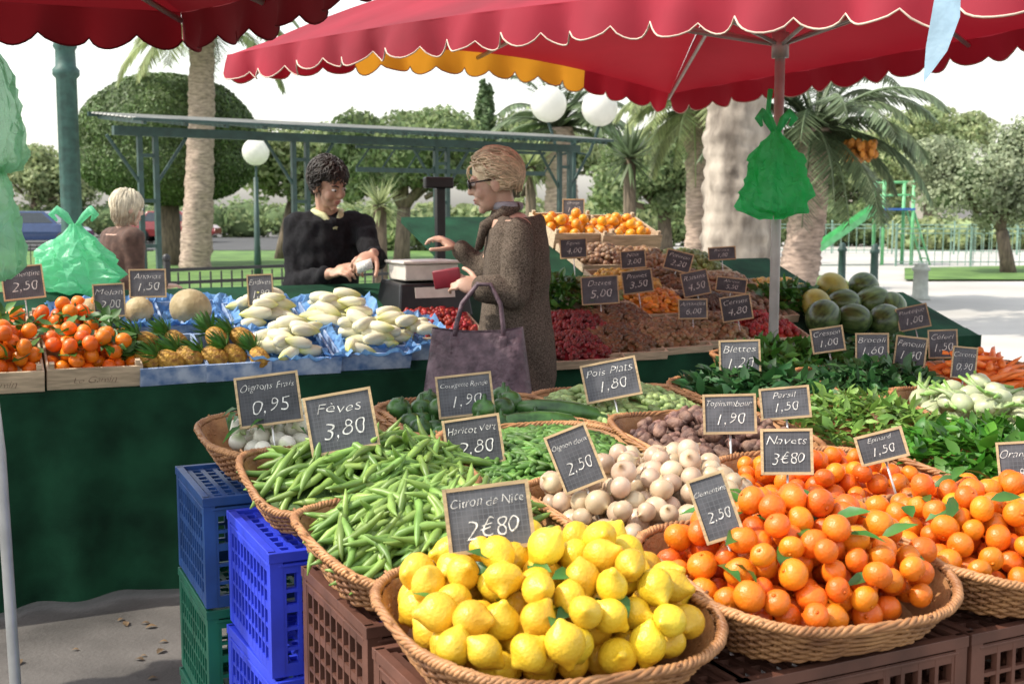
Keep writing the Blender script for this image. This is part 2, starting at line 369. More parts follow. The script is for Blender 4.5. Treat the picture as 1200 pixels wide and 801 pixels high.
def man():
    Y=6.12; fb=V((.45,-.9,0)).normalized(); sd=V((.9,.45,0)).normalized()
    H=headM(at(385,216,Y-.06),(.72,-.6,-.42),R(8))
    nk_=at(384,252,Y+.02); px_=V((at(380,300,Y).x,Y+.02,.96)); root,inv=person_root('person','person with dark wavy hair in black sweater behind the back stall',px_)
    sR=at(348,264,Y+.0); sL=at(421,264,Y+.06); eR=at(345,333,Y-.08); eL=at(440,305,Y-.16); wR=at(388,320,Y-.3); wL=at(438,297,Y-.33)
    hR=(at(414,313,Y-.38)-wR); hL=(at(418,309,Y-.42)-wL)
    chest=V((px_.x+.01,Y+.02,1.32)); waist=V((px_.x,Y+.02,1.12))
    b=MB(); head_geo(b,H)
    b.capsule(nk_+V((0,.02,-.05)),.058,H@V((0,-.02,-.05)),.052)
    b.loft([(px_+V((0,0,-.1)),.14,.1),(px_,.155,.12),(waist,.135,.1),(chest,.16,.11),(chest+V((0,.0,.12)),.15,.095),(nk_+V((0,.02,-.03)),.07,.06)],sd,fb)
    for s,e,w in((sR,eR,wR),(sL,eL,wL)):
        b.capsule(chest+V((0,0,.1)),.07,s,.058); b.capsule(s,.053,e,.042); b.capsule(e,.04,w,.027)
    for k in(-1,1):
        h=px_+sd*.09*k; kn=V((h.x,h.y-.02,.5)); an=V((h.x,h.y+.02,.09))
        b.capsule(h,.09,kn,.058); b.capsule(kn,.055,an,.038); b.capsule(an+V((0,0,-.03)),.04,an+fb*.16+V((0,0,-.055)),.03)
    hand_geo(b,wR,hR,V((-.2,-.5,.8)),V((.2,0,1)),45,1.08); hand_geo(b,wL,hL,V((.3,-.3,1)),V((-.2,-1,.3)),50,1.08)
    blob('body',shift(b,inv),.0048,M['skin'],root,3)
    face_parts(root,inv@H,M['lips'],closed=True)
    for k in(-1,1):
        mb=MB(); mb.tube([H@V((k*.014,.094,.026)),H@V((k*.03,.092,.034)),H@V((k*.048,.078,.028))],[.004,.005,.002],5); obj('eyebrow',shift(mb,inv),M['hairdark'],root)
    h=MB(); ok=lambda d:(d.z>-.6 and not(d.y>.38 and d.z<.55) and not(d.y>.05 and d.z<-.2))
    locks(h,H,1100,ok,lambda d,rg:V((d.x*.9+.25+rg.gauss(0,.22),d.y*.3-.25+rg.gauss(0,.2),-.8)),(.4,.8),.0034,(1.08,1.28),(.0,.03),.008,3,.1)
    h.ell((0,-.022,.05),(.081,.094,.086),14,10,H); obj('hair',shift(h,inv),M['hairdark'],root)
    c=MB()
    c.loft([(px_+V((0,0,-.06)),.165,.13),(px_+V((0,0,.02)),.17,.135),(waist,.162,.122),(chest,.183,.132),(chest+V((0,0,.13)),.17,.11),(nk_+V((0,.02,-.035)),.085,.075)],sd,fb)
    for s,e,w in((sR,eR,wR),(sL,eL,wL)):
        c.capsule(chest+V((0,0,.09)),.095,s,.07); c.capsule(s,.068,e,.055); c.capsule(e,.055,e.lerp(w,.84),.042)
    blob('sweater',shift(c,inv),.009,M['black'],root,3,(.016,10,.8))
    c=MB(); n0=nk_
    for k in(-1,1): c.tube([n0+fb*.11+V((0,0,-.07)),n0+fb*.07+sd*.045*k+V((0,0,-.0)),n0+sd*.075*k+fb*.0+V((0,0,.02)),n0-fb*.04+sd*.03*k+V((0,0,.03))],[.012,.018,.016,.014],6)
    obj('collar',shift(c,inv),M['shirt'],root)
    c=MB()
    for k in(-1,1):
        h=px_+sd*.09*k; kn=V((h.x,h.y-.02,.5)); an=V((h.x,h.y+.02,.1)); c.capsule(h,.11,kn,.08); c.capsule(kn,.08,an,.068)
    c.ell(px_,(.165,.135,.12)); blob('trousers',shift(c,inv),.012,M['denim'],root,4)
    for k in(-1,1):
        h=px_+sd*.09*k; c=MB(); c.capsule(V((h.x,h.y,.05)),.048,V((h.x,h.y,.045))+fb*.18,.042); obj('shoe',shift(c,inv),M['shoe'],root)
    mid=(wR+hR*1.0+wL+hL*1.0)/2
    s=MB(); s.box((0,0,0),(.085,.0015,.05),frame(mid+V((.05,-.04,-.0)),V((.9,-.3,.3)).normalized(),V((.3,.9,.2)).normalized(),V((-.2,-.1,1)).normalized()))
    tag(obj('paper_slip',s,M['chalk']),'small white slip of paper held in the hands of the black-sweatered person','paper')
man()

def woman():
    Y=4.95; fb=V((-1,.12,0)).normalized(); sd=V((-.12,-1,0)).normalized()
    H=headM(at(578,214,Y),(-.97,-.03,-.2))
    nk=at(594,247,Y+.01); px_=V((at(604,300,Y).x,Y,.96))
    root,inv=person_root('person','person in long brown tweed coat with blond pinned hair carrying a purple handbag',px_)
    sN=at(609,272,Y-.155); sF=at(595,272,Y+.155); eN=at(604,345,Y-.19); wN=at(561,337,Y-.21); hN=at(530,328,Y-.2)-wN
    eF=at(566,318,Y+.24); wF=at(536,292,Y+.25); hF=at(512,277,Y+.26)-wF
    chest=V((at(605,300,Y).x,Y,1.33)); waist=V((at(606,300,Y).x,Y,1.12))
    b=MB(); head_geo(b,H); b.capsule(nk+V((0,0,-.05)),.05,H@V((0,-.025,-.05)),.045)
    b.loft([(px_+V((0,0,-.1)),.13,.13),(px_,.14,.16),(waist,.11,.13),(chest,.12,.15),(chest+V((0,.0,.13)),.1,.15),(nk+V((0,0,-.03)),.06,.06)],fb,sd)
    for s,e,w in((sN,eN,wN),(sF,eF,wF)):
        b.capsule(chest+V((0,0,.1)),.065,s,.055); b.capsule(s,.05,e,.038); b.capsule(e,.036,w,.024)
    for k in(-1,1):
        h=px_+sd*.085*k; kn=V((h.x-.02,h.y,.5)); an=V((h.x+.02,h.y,.09)); b.capsule(h,.085,kn,.055); b.capsule(kn,.052,an,.036); b.capsule(an+V((0,0,-.03)),.038,an+fb*.15+V((0,0,-.055)),.028)
    hand_geo(b,wN,hN,V((-.1,-.8,.6)),V((0,0,1)),48,1.0); hand_geo(b,wF,hF,V((.1,-.2,1)),V((0,-1,.3)),40,1.0)
    blob('body',shift(b,inv),.0048,M['skin2'],root,3); face_parts(root,inv@H,M['lips'])
    h=MB(); bun=V((0,-.108,.03))
    locks(h,H,1300,lambda d:(d.z>-.62 and not(d.y>.5 and d.z<.5) and not(d.y>.18 and d.z<-.05)),lambda d,rg:V((d.x*.5+rg.gauss(0,.2),-1,-.45+rg.gauss(0,.22))),(.5,1.15),.0034,(1.1,1.3),(.0,.035),.006,5,.2)
    h.ell((0,-.02,.047),(.084,.1,.093),14,10,H)
    rg=random.Random(4)
    for i in range(120):
        d=V((rg.gauss(0,1),rg.gauss(0,1),rg.gauss(0,1))).normalized(); t=d.cross(V((1,rg.gauss(0,.4),rg.gauss(0,.4)))).normalized()
        pts=[]
        for j in range(7):
            a=-.7+.23*j; q=(d*math.cos(a)+t*math.sin(a)); pts.append(H@(bun+V((q.x*.05,q.y*.028,q.z*.05))*rg.uniform(.97,1.12)))
        h.tube(pts,[.001,.003,.0036,.0036,.003,.002,.001],5)
    h.ell(tuple(bun),(.047,.028,.048),10,8,H); obj('hair',shift(h,inv),M['hairblond'],root)
    g=MB()
    for k in(-1,1):
        g.ell((k*.033,.098,.01),(.028,.009,.021),12,8,H); g.tube([H@V((k*.058,.093,.016)),H@V((k*.078,.05,.014)),H@V((k*.082,-.01,.01))],.0035,5)
    g.tube([H@V((-.012,.105,.014)),H@V((.012,.105,.014))],.003,5); obj('sunglasses',shift(g,inv),M['glass_dark'],root)
    c=MB()
    c.loft([(V((px_.x+.01,Y,.42)),.18,.22),(V((px_.x+.005,Y,.6)),.17,.21),(px_,.158,.19),(waist,.138,.17),(chest,.145,.178),(chest+V((.0,0,.09)),.128,.172),(chest+V((.005,0,.15)),.1,.135),(nk+V((.005,0,-.04)),.075,.08),(nk+V((.0,0,.0)),.06,.06)],fb,sd)
    for s,e,w in((sN,eN,wN),(sF,eF,wF)):
        c.capsule(chest+V((0,0,.06)),.08,s,.06); c.capsule(s,.064,e,.056); c.capsule(e,.054,e.lerp(w,.84),.046)
    blob('coat',shift(c,inv),.0085,M['tweed'],root,2,(.022,7,.7))
    c=MB()
    for k in(-1,1): c.tube([nk+fb*.12+V((0,0,-.16))+sd*.03*k,nk+fb*.085+sd*.05*k+V((0,0,-.06)),nk+sd*.065*k+V((0,0,.0)),nk-fb*.05+sd*.03*k+V((0,0,.02))],[.012,.024,.024,.018],8)
    obj('collar',shift(c,inv),M['tweed'],root)
    c=MB(); c.tube([nk+V((.052*math.cos(a),.056*math.sin(a),.02)) for a in [i*2*PI/14 for i in range(14)]],.018,8,True); obj('scarf',shift(c,inv),M['scarf'],root)
    c=MB()
    for k in(-1,1):
        h=px_+sd*.085*k; c.capsule(V((h.x,h.y,.8)),.1,V((h.x,h.y,.5)),.075); c.capsule(V((h.x,h.y,.5)),.075,V((h.x,h.y,.1)),.06)
    blob('trousers',shift(c,inv),.012,M['denim'],root,4)
    for k in(-1,1):
        h=px_+sd*.085*k; c=MB(); c.capsule(V((h.x,h.y,.05)),.045,V((h.x,h.y,.04))+fb*.17,.038); obj('shoe',shift(c,inv),M['shoe'],root)
    s=MB(); s.box((0,0,0),(.11,.022,.075),frame(at(524,326,Y-.19),V((.98,-.1,.15)).normalized(),V((.1,.98,.1)).normalized(),V((-.15,-.1,.98)).normalized()))
    tag(obj('wallet',s,M['redleather'],bev=.006),'dark red wallet held open in the near hand of the coated shopper','wallet')
    c0=at(560,432,Y-.27)
    bg=thing('handbag','purple brown leather tote bag with two loop handles hanging from a forearm','handbag',c0)
    mb=MB(); W,Hh=.19,.165
    n=40; vs=[];fs=[]
    zs=[-1,-.9,-.7,-.5,-.25,0,.25,.5,.7,.85,1]
    for z in zs:
        wx=W*(1.06-.12*z) if z>-.95 else W*1.0; wy=.075-.03*z
        for i in range(n):
            a=2*PI*i/n; ca,sa=math.cos(a),math.sin(a)
            x=wx*math.copysign(abs(ca)**.45,ca); y=wy*math.copysign(abs(sa)**.6,sa)+.022*noise.noise(V((x*12,z*2.5,sa*.5)))
            vs.append((x,y,z*Hh+(.02*(x/W)**2 if z>.8 else 0)-.018*(z>.8)))
    for i in range(len(zs)-1):
        for q in range(n): fs.append((i*n+q,i*n+(q+1)%n,(i+1)*n+(q+1)%n,(i+1)*n+q))
    fs.append(tuple(range(n-1,-1,-1))); mb.add(vs,fs); obj('bag_body',mb,M['leather'],bg)
    for s in(-1,1):
        t=MB(); t.tube([(-.09,s*.045,.11),(-.085,s*.045,.17),(-.06,s*.04,.26),(-.0,s*.025,.335),(.05,s*.025,.335),(.09,s*.04,.26),(.1,s*.045,.17),(.1,s*.045,.11)],.009,8); hd=obj('handle',t,M['leather'],bg)
        for x in(-.09,.1): t=MB(); t.box((x,s*.058,.1),(.03,.008,.07)); obj('strap_tab',t,M['leather'],hd,bev=.002)
woman()

def elder():
    Y=8.2; H=headM(at(150,244,Y),(.75,.55,-.15)); nk=at(143,272,Y); px_=V((nk.x-.01,Y,.92)); fb=V((.7,.6,0)).normalized(); sd=V((.6,-.7,0)).normalized()
    root,inv=person_root('person','person with white bobbed hair in brown jacket standing beyond the tangerine crates',px_)
    b=MB(); head_geo(b,H); b.capsule(nk+V((0,0,-.06)),.05,H@V((0,-.02,-.05)),.045)
    ch=V((nk.x,Y,1.24)); c=MB()
    for q,o in((b,0),(c,.025)):
        q.loft([(px_+V((0,0,-.1)),.15+o,.12+o),(px_,.17+o,.13+o),(V((px_.x,Y,1.05)),.15+o,.12+o),(ch,.17+o,.12+o),(ch+V((0,0,.1)),.15+o,.1+o),(nk+V((0,0,-.03)),.06+o,.06+o)],sd,fb)
        for k in(-1,1):
            s=ch+sd*.17*k+V((0,0,.07)); e=s+V((0,0,-.28))+fb*.02; w=e+fb*.2+V((0,0,-.05))
            q.capsule(ch+V((0,0,.07)),.06+o,s,.055+o); q.capsule(s,.05+o,e,.04+o); q.capsule(e,.038+o,w if o==0 else e.lerp(w,.85),.025+o)
            if o==0: hand_geo(b,w,fb,V((0,0,1)),-sd*k,40)
    for k in(-1,1):
        h=px_+sd*.085*k; b.capsule(h,.085,V((h.x,h.y,.5)),.055); b.capsule(V((h.x,h.y,.5)),.052,V((h.x,h.y,.06)),.038)
    blob('body',shift(b,inv),.007,M['skin2'],root,3); face_parts(root,inv@H,M['lips'])
    blob('jacket',shift(c,inv),.012,M['brownjacket'],root,4,(.014,8,.7))
    h=MB(); locks(h,H,800,lambda d:(d.z>-.6 and not(d.y>.5 and d.z<.45) and not(d.y>.2 and d.z<-.1)),lambda d,rg:V((d.x*.6+rg.gauss(0,.07),d.y*.5-.1,-1)),(.7,1.5),.0042,(1.08,1.2),(.04,.08),.002,6,.25); h.ell((0,-.022,.045),(.083,.097,.09),14,10,H); obj('hair',shift(h,inv),M['hairwhite'],root)
    c=MB()
    for k in(-1,1):
        h=px_+sd*.085*k; c.capsule(V((h.x,h.y,.85)),.1,V((h.x,h.y,.08)),.07)
    blob('trousers',shift(c,inv),.015,M['denim'],root,3)
    for k in(-1,1):
        h=px_+sd*.085*k; c=MB(); c.capsule(V((h.x,h.y,.05)),.045,V((h.x,h.y,.04))+fb*.17,.038); obj('shoe',shift(c,inv),M['shoe'],root)
elder()
def far_person(px,py_top,Y,label,top,bot,fw):
    g=at(px,300,Y); g.z=0; h=at(px,py_top,Y).z; k=h/1.72
    root=thing('person',label,'person',V((g.x,g.y,0)))
    f=V(fw).normalized(); s=V((-f.y,f.x,0)); b=MB(); Hm=headM(V((0,0,1.6*k)),f)@Matrix.Scale(k,4); head_geo(b,Hm); b.capsule((0,0,1.4*k),.05*k,(0,0,1.55*k),.05*k)
    c=MB(); t=MB(); hr=MB()
    for q,o in((b,0),(c,.02)):
        q.loft([((0,0,.88*k),.16*k+o,.11*k+o),((0,0,1.1*k),.14*k+o,.1*k+o),((0,0,1.3*k),.17*k+o,.11*k+o),((0,0,1.42*k),.09*k+o,.07*k+o)],s,f)
        for e in(-1,1):
            S_=s*.18*e*k+V((0,0,1.36*k)); E=S_+s*.04*e*k+V((0,0,-.27*k)); W=E+f*.08*k+V((0,0,-.22*k)); q.capsule(S_,.05*k+o,E,.04*k+o)
            if o==0: q.capsule(E,.04*k,W,.026*k); hand_geo(q,W,V((0,0,-1)),s*e,f,30,k)
    for e in(-1,1):
        for q,o in((b,0),(t,.02)):
            q.capsule(s*.09*e*k+V((0,0,.88*k)),.08*k+o,s*.1*e*k+f*.08*e*k+V((0,0,.47*k)),.055*k+o); q.capsule(s*.1*e*k+f*.08*e*k+V((0,0,.47*k)),.05*k+o,s*.1*e*k+V((0,0,.08)),.035*k+o)
        b.capsule(s*.1*e*k+V((0,0,.05)),.04*k,s*.1*e*k+f*.16*k+V((0,0,.04)),.035*k)
    blob('body',b,.012,M['skin'],root,2); blob('shirt',c,.015,top,root,2); blob('trousers',t,.015,bot,root,2)
    hr.ell((0,-.02,.055),(.084,.1,.09),12,8,Hm); obj('hair',hr,M['hairdark'],root)
far_person(938,258,34,'distant person in white shirt walking beside the playground',M['chalk'],M['denim'],(1,.3,0))
far_person(958,265,37,'small distant person in dark red top near the slide',M['redleather'],M['denim'],(-1,-.3,0))

# ---------------------------------------------------------------- stall frames
TH=R(26); U=V((math.cos(TH),math.sin(TH),0)); W_=V((-math.sin(TH),math.cos(TH),0)); Z=V((0,0,1))
B0=V((.05,1.84,0)); DU,DV=.49,.46
def CT(j): return .775+.017*j
def P(i,j): return B0+U*DU*i+W_*DV*j
TILT=R(7)
# signs ------------------------------------------------------------
def sign(px,py,w,h,Y,roll,l1,l2,label,group='chalk price signs',lean=14,yaw=0,stk=.1):
    c=at(px,py,Y); k=depth(c)/F; Wd,Hd=w*k,h*k
    n=(CAM-c); n.z=0; n.normalize(); n=Matrix.Rotation(R(yaw),3,'Z')@n
    r=V((-n.y,n.x,0)); up=Z*math.cos(R(lean))-n*math.sin(R(lean)); nn=n*math.cos(R(lean))+Z*math.sin(R(lean))
    a=R(roll); r2=r*math.cos(a)+up*math.sin(a); u2=-r*math.sin(a)+up*math.cos(a)
    base=c-u2*Hd/2
    t=thing('price_sign',label,'sign',frame(base,r2,-nn,u2),group)
    mb=MB(); mb.box((0,0,Hd/2),(Wd-.006,.006,Hd-.006)); obj('slate',mb,M['slate'],t,False)
    mb=MB(); q=.006 if Wd>.1 else .005
    for s in(-1,1):
        mb.box((s*(Wd/2-q/2),0,Hd/2),(q,.012,Hd)); mb.box((0,.0003,Hd/2+s*(Hd/2-q/2)),(Wd-2*q,.0114,q))
    obj('frame',mb,M['signwood'],t,False)
    mb=MB(); put_text(mb,l1,0,Hd*.75,Wd*.84,Hd*.19,-.0045,.3); put_text(mb,l2,Wd*.03,Hd*.36,Wd*.62,Hd*.33,-.0045,.25)
    obj('chalk_lettering',mb,M['chalk'],t,False)
    mb=MB(); mb.tube([(0,.008,Hd*.3),(0,.008,-stk)],.003,6); obj('stake',mb,M['steel'],t)
SG=[
(315,468,74,60,2.95,6,'Oignons Frais','0,95','slate price sign reading Oignons Frais 0,95 above the white new onions'),
(400,494,80,70,2.62,9,'Fèves','3,80','slate price sign reading Fèves 3,80 standing in the broad beans'),
(545,463,66,50,3.2,6,'Courgette Ronde','1,90','slate price sign reading Courgette Ronde 1,90 beside the purple handbag'),
(555,517,68,58,2.78,8,'Haricot Vert','2,80','slate price sign reading Haricot Vert 2,80 among the basket rims'),
(573,606,102,78,1.85,7,'Citron de Nice','2€80','large slate price sign reading Citron de Nice 2€80 behind the lemons'),
(674,537,52,72,2.36,22,'Oignon doux','2,50','steeply tilted slate price sign reading Oignon doux 2,50 left of the onions'),
(716,445,66,46,3.35,12,'Pois Plats','1,80','slate price sign reading Pois Plats 1,80 over the small pale peas'),
(838,594,46,78,1.97,20,'Clémentine','2,50','tall tilted slate price sign reading Clémentine 2,50 left of the oranges'),
(855,485,62,47,2.88,3,'Topinambour','1,90','slate price sign reading Topinambour 1,90 over the purple roots'),
(920,472,58,38,3.15,7,'Persil','1,50','slate price sign reading Persil 1,50 among leafy greens right of the roots'),
(922,529,60,54,2.5,3,'Navets','3€80','slate price sign reading Navets 3€80 behind the back heap of oranges'),
(1033,523,56,36,2.6,18,'Epinard','1,50','low tilted slate price sign reading Epinard 1,50 beside the spinach'),
(1193,548,44,62,2.4,8,'Orange','0,80','slate price sign reading Orange 0,80 cut by the right frame edge'),
(867,420,48,44,3.75,3,'Blettes','1,20','slate price sign reading Blettes 1,20 standing left of the metal pole'),
(970,398,38,30,4.2,10,'Cresson','1,00','slate price sign reading Cresson 1,00 just right of the metal pole'),
(1022,407,38,34,4.1,2,'Brocoli','1,60','slate price sign reading Brocoli 1,60 over the dark greens'),
(1067,412,36,36,4.1,-5,'Fenouil','1,40','slate price sign reading Fenouil 1,40 near the fennel basket'),
(1105,403,33,34,4.2,4,'Céleri','1,50','slate price sign reading Céleri 1,50 left of the carrots'),
(1130,425,28,38,3.9,-3,'Carotte','0,90','narrow slate price sign reading Carotte 0,90 standing in the carrots'),
]
for a in SG: sign(*a,stk=.13)

# baskets ----------------------------------------------------------
def sup(a,n=2.7):
    c,s=math.cos(a),math.sin(a); return math.copysign(abs(c)**(2/n),c),math.copysign(abs(s)**(2/n),s)
BN_=3.3
AX,AY,BH=.25,.223,.072
def basket_meshes(seed):
    rg=random.Random(seed); mb=MB(); NS=52; rows=11
    def pt(a,f,off=0):
        x,y=sup(a,BN_); k=.83+.17*f**.8; l=math.hypot(x*AX,y*AY)
        wob=1+.012*math.sin(3*a+seed)+.008*math.sin(5*a+f*4+seed)
        return V((x*(AX*k*wob+off),y*(AY*k*wob+off),BH*f+(.008*math.sin(2*a+seed)+.005*math.sin(3*a+seed*2))*f))
    for r in range(rows):
        f=(r+.5)/rows; pts=[]; dr=rg.uniform(-.001,.001)
        for i in range(NS*3):
            a=2*PI*i/(NS*3); ph=math.cos(PI*i/3+PI*r)
            p=pt(a,f,.0042*ph+dr); p.z+=rg.uniform(-.0009,.0009); pts.append(p)
        mb.tube(pts,.0039*rg.uniform(.9,1.12),5,True)
    for i in range(NS):
        a=2*PI*i/NS+0.0; mb.tube([pt(a,f) for f in(0,.25,.5,.75,1)]+[pt(a,1.12+.1*rg.random()*(rg.random()<.25),.004)],.003,4)
    n=60; vs=[pt(2*PI*i/n,f,-.007) for f in(0,.5,1) for i in range(n)]; fs=[]
    for q in range(2):
        for i in range(n): fs.append((q*n+i,q*n+(i+1)%n,(q+1)*n+(i+1)%n,(q+1)*n+i))
    mb.add(vs,fs); wall=mb.mesh('woven_wall')
    rm=MB()
    for t in range(4):
        pts=[]
        for i in range(260):
            a=2*PI*i/260; p=pt(a,1,.003); b=34*a+t*PI/2; x,y=sup(a,BN_); q=.005*(1+.15*math.sin(7*a+t)); pts.append(p+V((x*q*math.cos(b),y*q*math.cos(b),.003+q*math.sin(b))))
        rm.tube(pts,.0043,5,True)
    rim=rm.mesh('rim'); bs=MB(); bs.add([pt(2*PI*i/n,.03) for i in range(n)],[tuple(range(n))]); bot=bs.mesh('base')
    wall.materials.append(M['wicker']); rim.materials.append(M['wicker_rim']); bot.materials.append(M['wicker']); return wall,rim,bot
BMS=[basket_meshes(s) for s in(1,2,3)]
BK={}
def basket(i,j,label,tilt=TILT,rz=0):
    w=W_*math.cos(tilt)+Z*math.sin(tilt); n=U.cross(w)
    m=frame(P(i,j)+Z*(CT(j)+.006+.18*math.sin(tilt)),U,w,n)@Matrix.Rotation(R(rz),4,'Z')
    t=thing('wicker_basket',label,'basket',m,'wicker baskets on the front stall')
    for nm,me in zip(('woven_wall','rim','base'),BMS[(i*3+j)%3]): obj(nm,me,None,t)
    BK[(i,j)]=m; return m
blist=[(0,0,'nearest wicker basket, heaped with yellow lemons'),(1,0,'wicker basket heaped with oranges beside the lemon basket'),(2,0,'wicker basket of oranges cut by the right frame edge'),
(0,1,'wicker basket of long green beans behind the lemons'),(1,1,'wicker basket of round white onions in the middle'),(2,1,'wicker basket of oranges behind the two front orange baskets'),(3,1,'wicker basket filled with bright green spinach leaves'),
(0,2,'wicker basket of broad bean pods on the left edge'),(1,2,'wicker basket of small green beans behind the onions'),(2,2,'wicker basket of purple brown roots'),(3,2,'wicker basket of pale green salad leaves'),(4,2,'wicker basket of white fennel bulbs at right'),
(0,3,'wicker basket of white new onions, farthest on the left edge'),(1,3,'wicker basket of courgettes near the purple handbag'),(2,3,'wicker basket of small pale peas'),(3,3,'wicker basket of dark leafy greens behind the purple roots'),(4,3,'wicker basket of dark greens left of the fennel'),(5,3,'wicker basket of carrots at the right'),
(4,4,'back row wicker basket of dark cress by the metal pole'),(5,4,'back row wicker basket of broccoli greens left of the carrots')]
for i,j,l in blist: basket(i,j,l,TILT+R(rnd.uniform(-1.5,2)),rnd.uniform(-3,3))
# generic top-level copies ------------------------------------------
def rrot(): return Matrix.Rotation(rnd.uniform(0,2*PI),4,'Z')@Matrix.Rotation(rnd.uniform(0,PI),4,'X')@Matrix.Rotation(rnd.uniform(0,2*PI),4,'Y')
def put(name,me,m,label,cat,group):
    o=link(bpy.data.objects.new(name,me)); o.matrix_world=m; return tag(o,label,cat,group)
def heap(n,ax,ay,r,H,z0,skew=0,rise=0):
    pts=[]; D=2*r*.95
    for k in range(n):
        best=None
        for c in range(36):
            a=rnd.random()*2*PI; q=math.sqrt(rnd.random()); sx,sy=sup(a,2.7); x=ax*q*sx; y=ay*q*sy; z=z0+rise*max(0,q-.75)/.25
            for X,Y_,Z_ in pts:
                d2=(x-X)**2+(y-Y_)**2
                if d2<D*D: z=max(z,Z_+math.sqrt(D*D-d2))
            sc=z-H*(1-q*q)*(1+skew*x/ax)
            if best is None or sc<best[0]: best=(sc,x,y,z)
        pts.append(best[1:])
    return pts
def split_visible(pts,r,keep):
    sc=[]
    for i,p in enumerate(pts):
        c=sum(max(0,1-math.hypot(p[0]-q[0],p[1]-q[1])/(1.9*r)) for j,q in enumerate(pts) if j!=i and q[2]>p[2]+.35*r); sc.append((c,i))
    sc.sort(); k={i for _,i in sc[:keep]}
    return [p for i,p in enumerate(pts) if i in k],[p for i,p in enumerate(pts) if i not in k]
def mk(mb,name,m):
    me=mb.mesh(name); me.materials.append(m); return me
def lemon_mesh(s):
    rg=random.Random(s); l=rg.uniform(.026,.035); r=rg.uniform(.021,.0262)
    prof=[(.002,-l-.004),(.006,-l-.001),(.009,-l+.003)]
    for i in range(1,10):
        t=-1+2*i/10; prof.append((r*(1-abs(t)**2.3)**.62+.003,t*(l-.004)))
    prof+=[(.009,l-.001),(.007,l+.003),(.005,l+.006),(.001,l+.007)]
    return mk(MB().lathe(prof,18,None,lambda q,z,a:q*(1+.05*math.sin(2*a+s)+.025*math.sin(3*a+z*40))),'lemon',M['lemon'])
LM=[lemon_mesh(s) for s in range(8)]
def orange_mesh(s,r=.031,m='orange',nm='orange'):
    prof=[]
    for i in range(13):
        p=-PI/2+PI*i/12; q=r*math.cos(p); z=r*.88*math.sin(p)
        if i==12: z-=.003; q=.0005
        if i==11: z-=.0006
        prof.append((max(q,.0004),z))
    prof+= [(.003,prof[-1][1]+.0015),(.0005,prof[-1][1]+.003)]
    return mk(MB().lathe(prof,18,None,lambda q,z,a:q*(1+.025*math.sin(2*a+s)+.015*math.sin(5*a+s))),nm,M[m])
OM=[orange_mesh(s,.021+.0017*s) for s in range(4)]
def onion_mesh(s,r,m):
    prof=[(.003,-r*.95),(.006,-r*.9)]+[(r*math.cos(p)**.8,r*.88*math.sin(p)) for p in [R(-66),R(-45),R(-22),0,R(22),R(45)]]
    prof+=[(r*.5,r*.76),(r*.25,r*.92),(r*.13,r*1.06),(r*.09,r*1.22),(.001,r*1.26)]
    return mk(MB().lathe(prof,18,None,lambda q,z,a:q*(1+.02*math.sin(9*a)*(abs(z)<r)+.04*math.sin(2*a+s))),'onion',M[m])
ON=[onion_mesh(s,.0195+.0022*s,'onion') for s in range(4)]
NO=[onion_mesh(s+5,.023,'newonion') for s in range(2)]
for p in heap(142,.222,.195,.0255,.072,.04,.5,.045): put('lemon',rnd.choice(LM),BK[(0,0)]@Matrix.Translation(p)@rrot(),'yellow lemon in the heap filling the nearest wicker basket','lemon','lemons heaped in the nearest basket')
RB=MB()
def join_rest(m,p):
    src=rnd.choice(OM); mm=m@Matrix.Translation(p)@rrot(); RB.add([v.co for v in src.vertices],[tuple(f.vertices) for f in src.polygons],mm)
for (k,n,kp,H,lab,g) in (((1,0),185,116,.09,'orange in the heap beside the lemon basket','oranges in the middle front basket'),((2,0),150,80,.09,'orange in the heap cut by the right frame edge','oranges in the right front basket'),((2,1),95,56,.055,'orange in the heap behind the two front orange baskets','oranges in the rear orange basket')):
    vis,rest=split_visible(heap(n,.228,.2,.0236,H,.04,0,.045),.0236,kp)
    for p in vis: put('orange',rnd.choice(OM),BK[k]@Matrix.Translation(p)@rrot(),lab,'orange',g)
    for p in rest: join_rest(BK[k],p)
tag(obj('orange_filling',RB,M['orange']),'oranges packed underneath the top layers of the orange heaps','oranges',None,'stuff')
for p in heap(190,.224,.197,.0226,.075,.04,0,.045):
    put('onion',rnd.choice(ON),BK[(1,1)]@Matrix.Translation(p)@rrot(),'round white onion in the heap behind the lemon sign','onion','white onions in the middle basket')
for p in heap(85,.2,.185,.0235,.06,.042,0,.04):
    put('onion',rnd.choice(NO),BK[(0,3)]@Matrix.Translation(p)@rrot(),'small white new onion in the leftmost wicker basket','onion','new onions in the leftmost basket')
def leaf_mesh(s):
    mb=MB(); mb.leaf((0,0,0),(1,0,0),(0,0,1),.06+.012*s,.026,.1+.08*s); return mk(mb,'leaf',M['leafobj'])
LF=[leaf_mesh(s) for s in range(3)]
def loose_leaves(k,n,ax,ay,H,lab,g):
    for i in range(n):
        a=rnd.random()*2*PI; q=math.sqrt(rnd.random())*.95; x,y=ax*q*math.cos(a),ay*q*math.sin(a)
        z=.095+H*(1-q*q)+rnd.uniform(-.005,.018)
        put('leaf',rnd.choice(LF),BK[k]@Matrix.Translation((x,y,z))@Matrix.Rotation(rnd.uniform(0,6.28),4,'Z')@Matrix.Rotation(rnd.uniform(-.5,.5),4,'Y')@Matrix.Rotation(rnd.uniform(-.6,.6),4,'X'),lab,'leaf',g)
loose_leaves((0,0),26,.2,.16,.065,'green citrus leaf lying among the lemons','leaves among the lemons')
loose_leaves((1,0),26,.2,.17,.08,'green citrus leaf lying among the oranges beside the lemons','leaves among the middle oranges')
loose_leaves((2,0),14,.2,.17,.075,'green citrus leaf lying among the rightmost oranges','leaves among the right oranges')
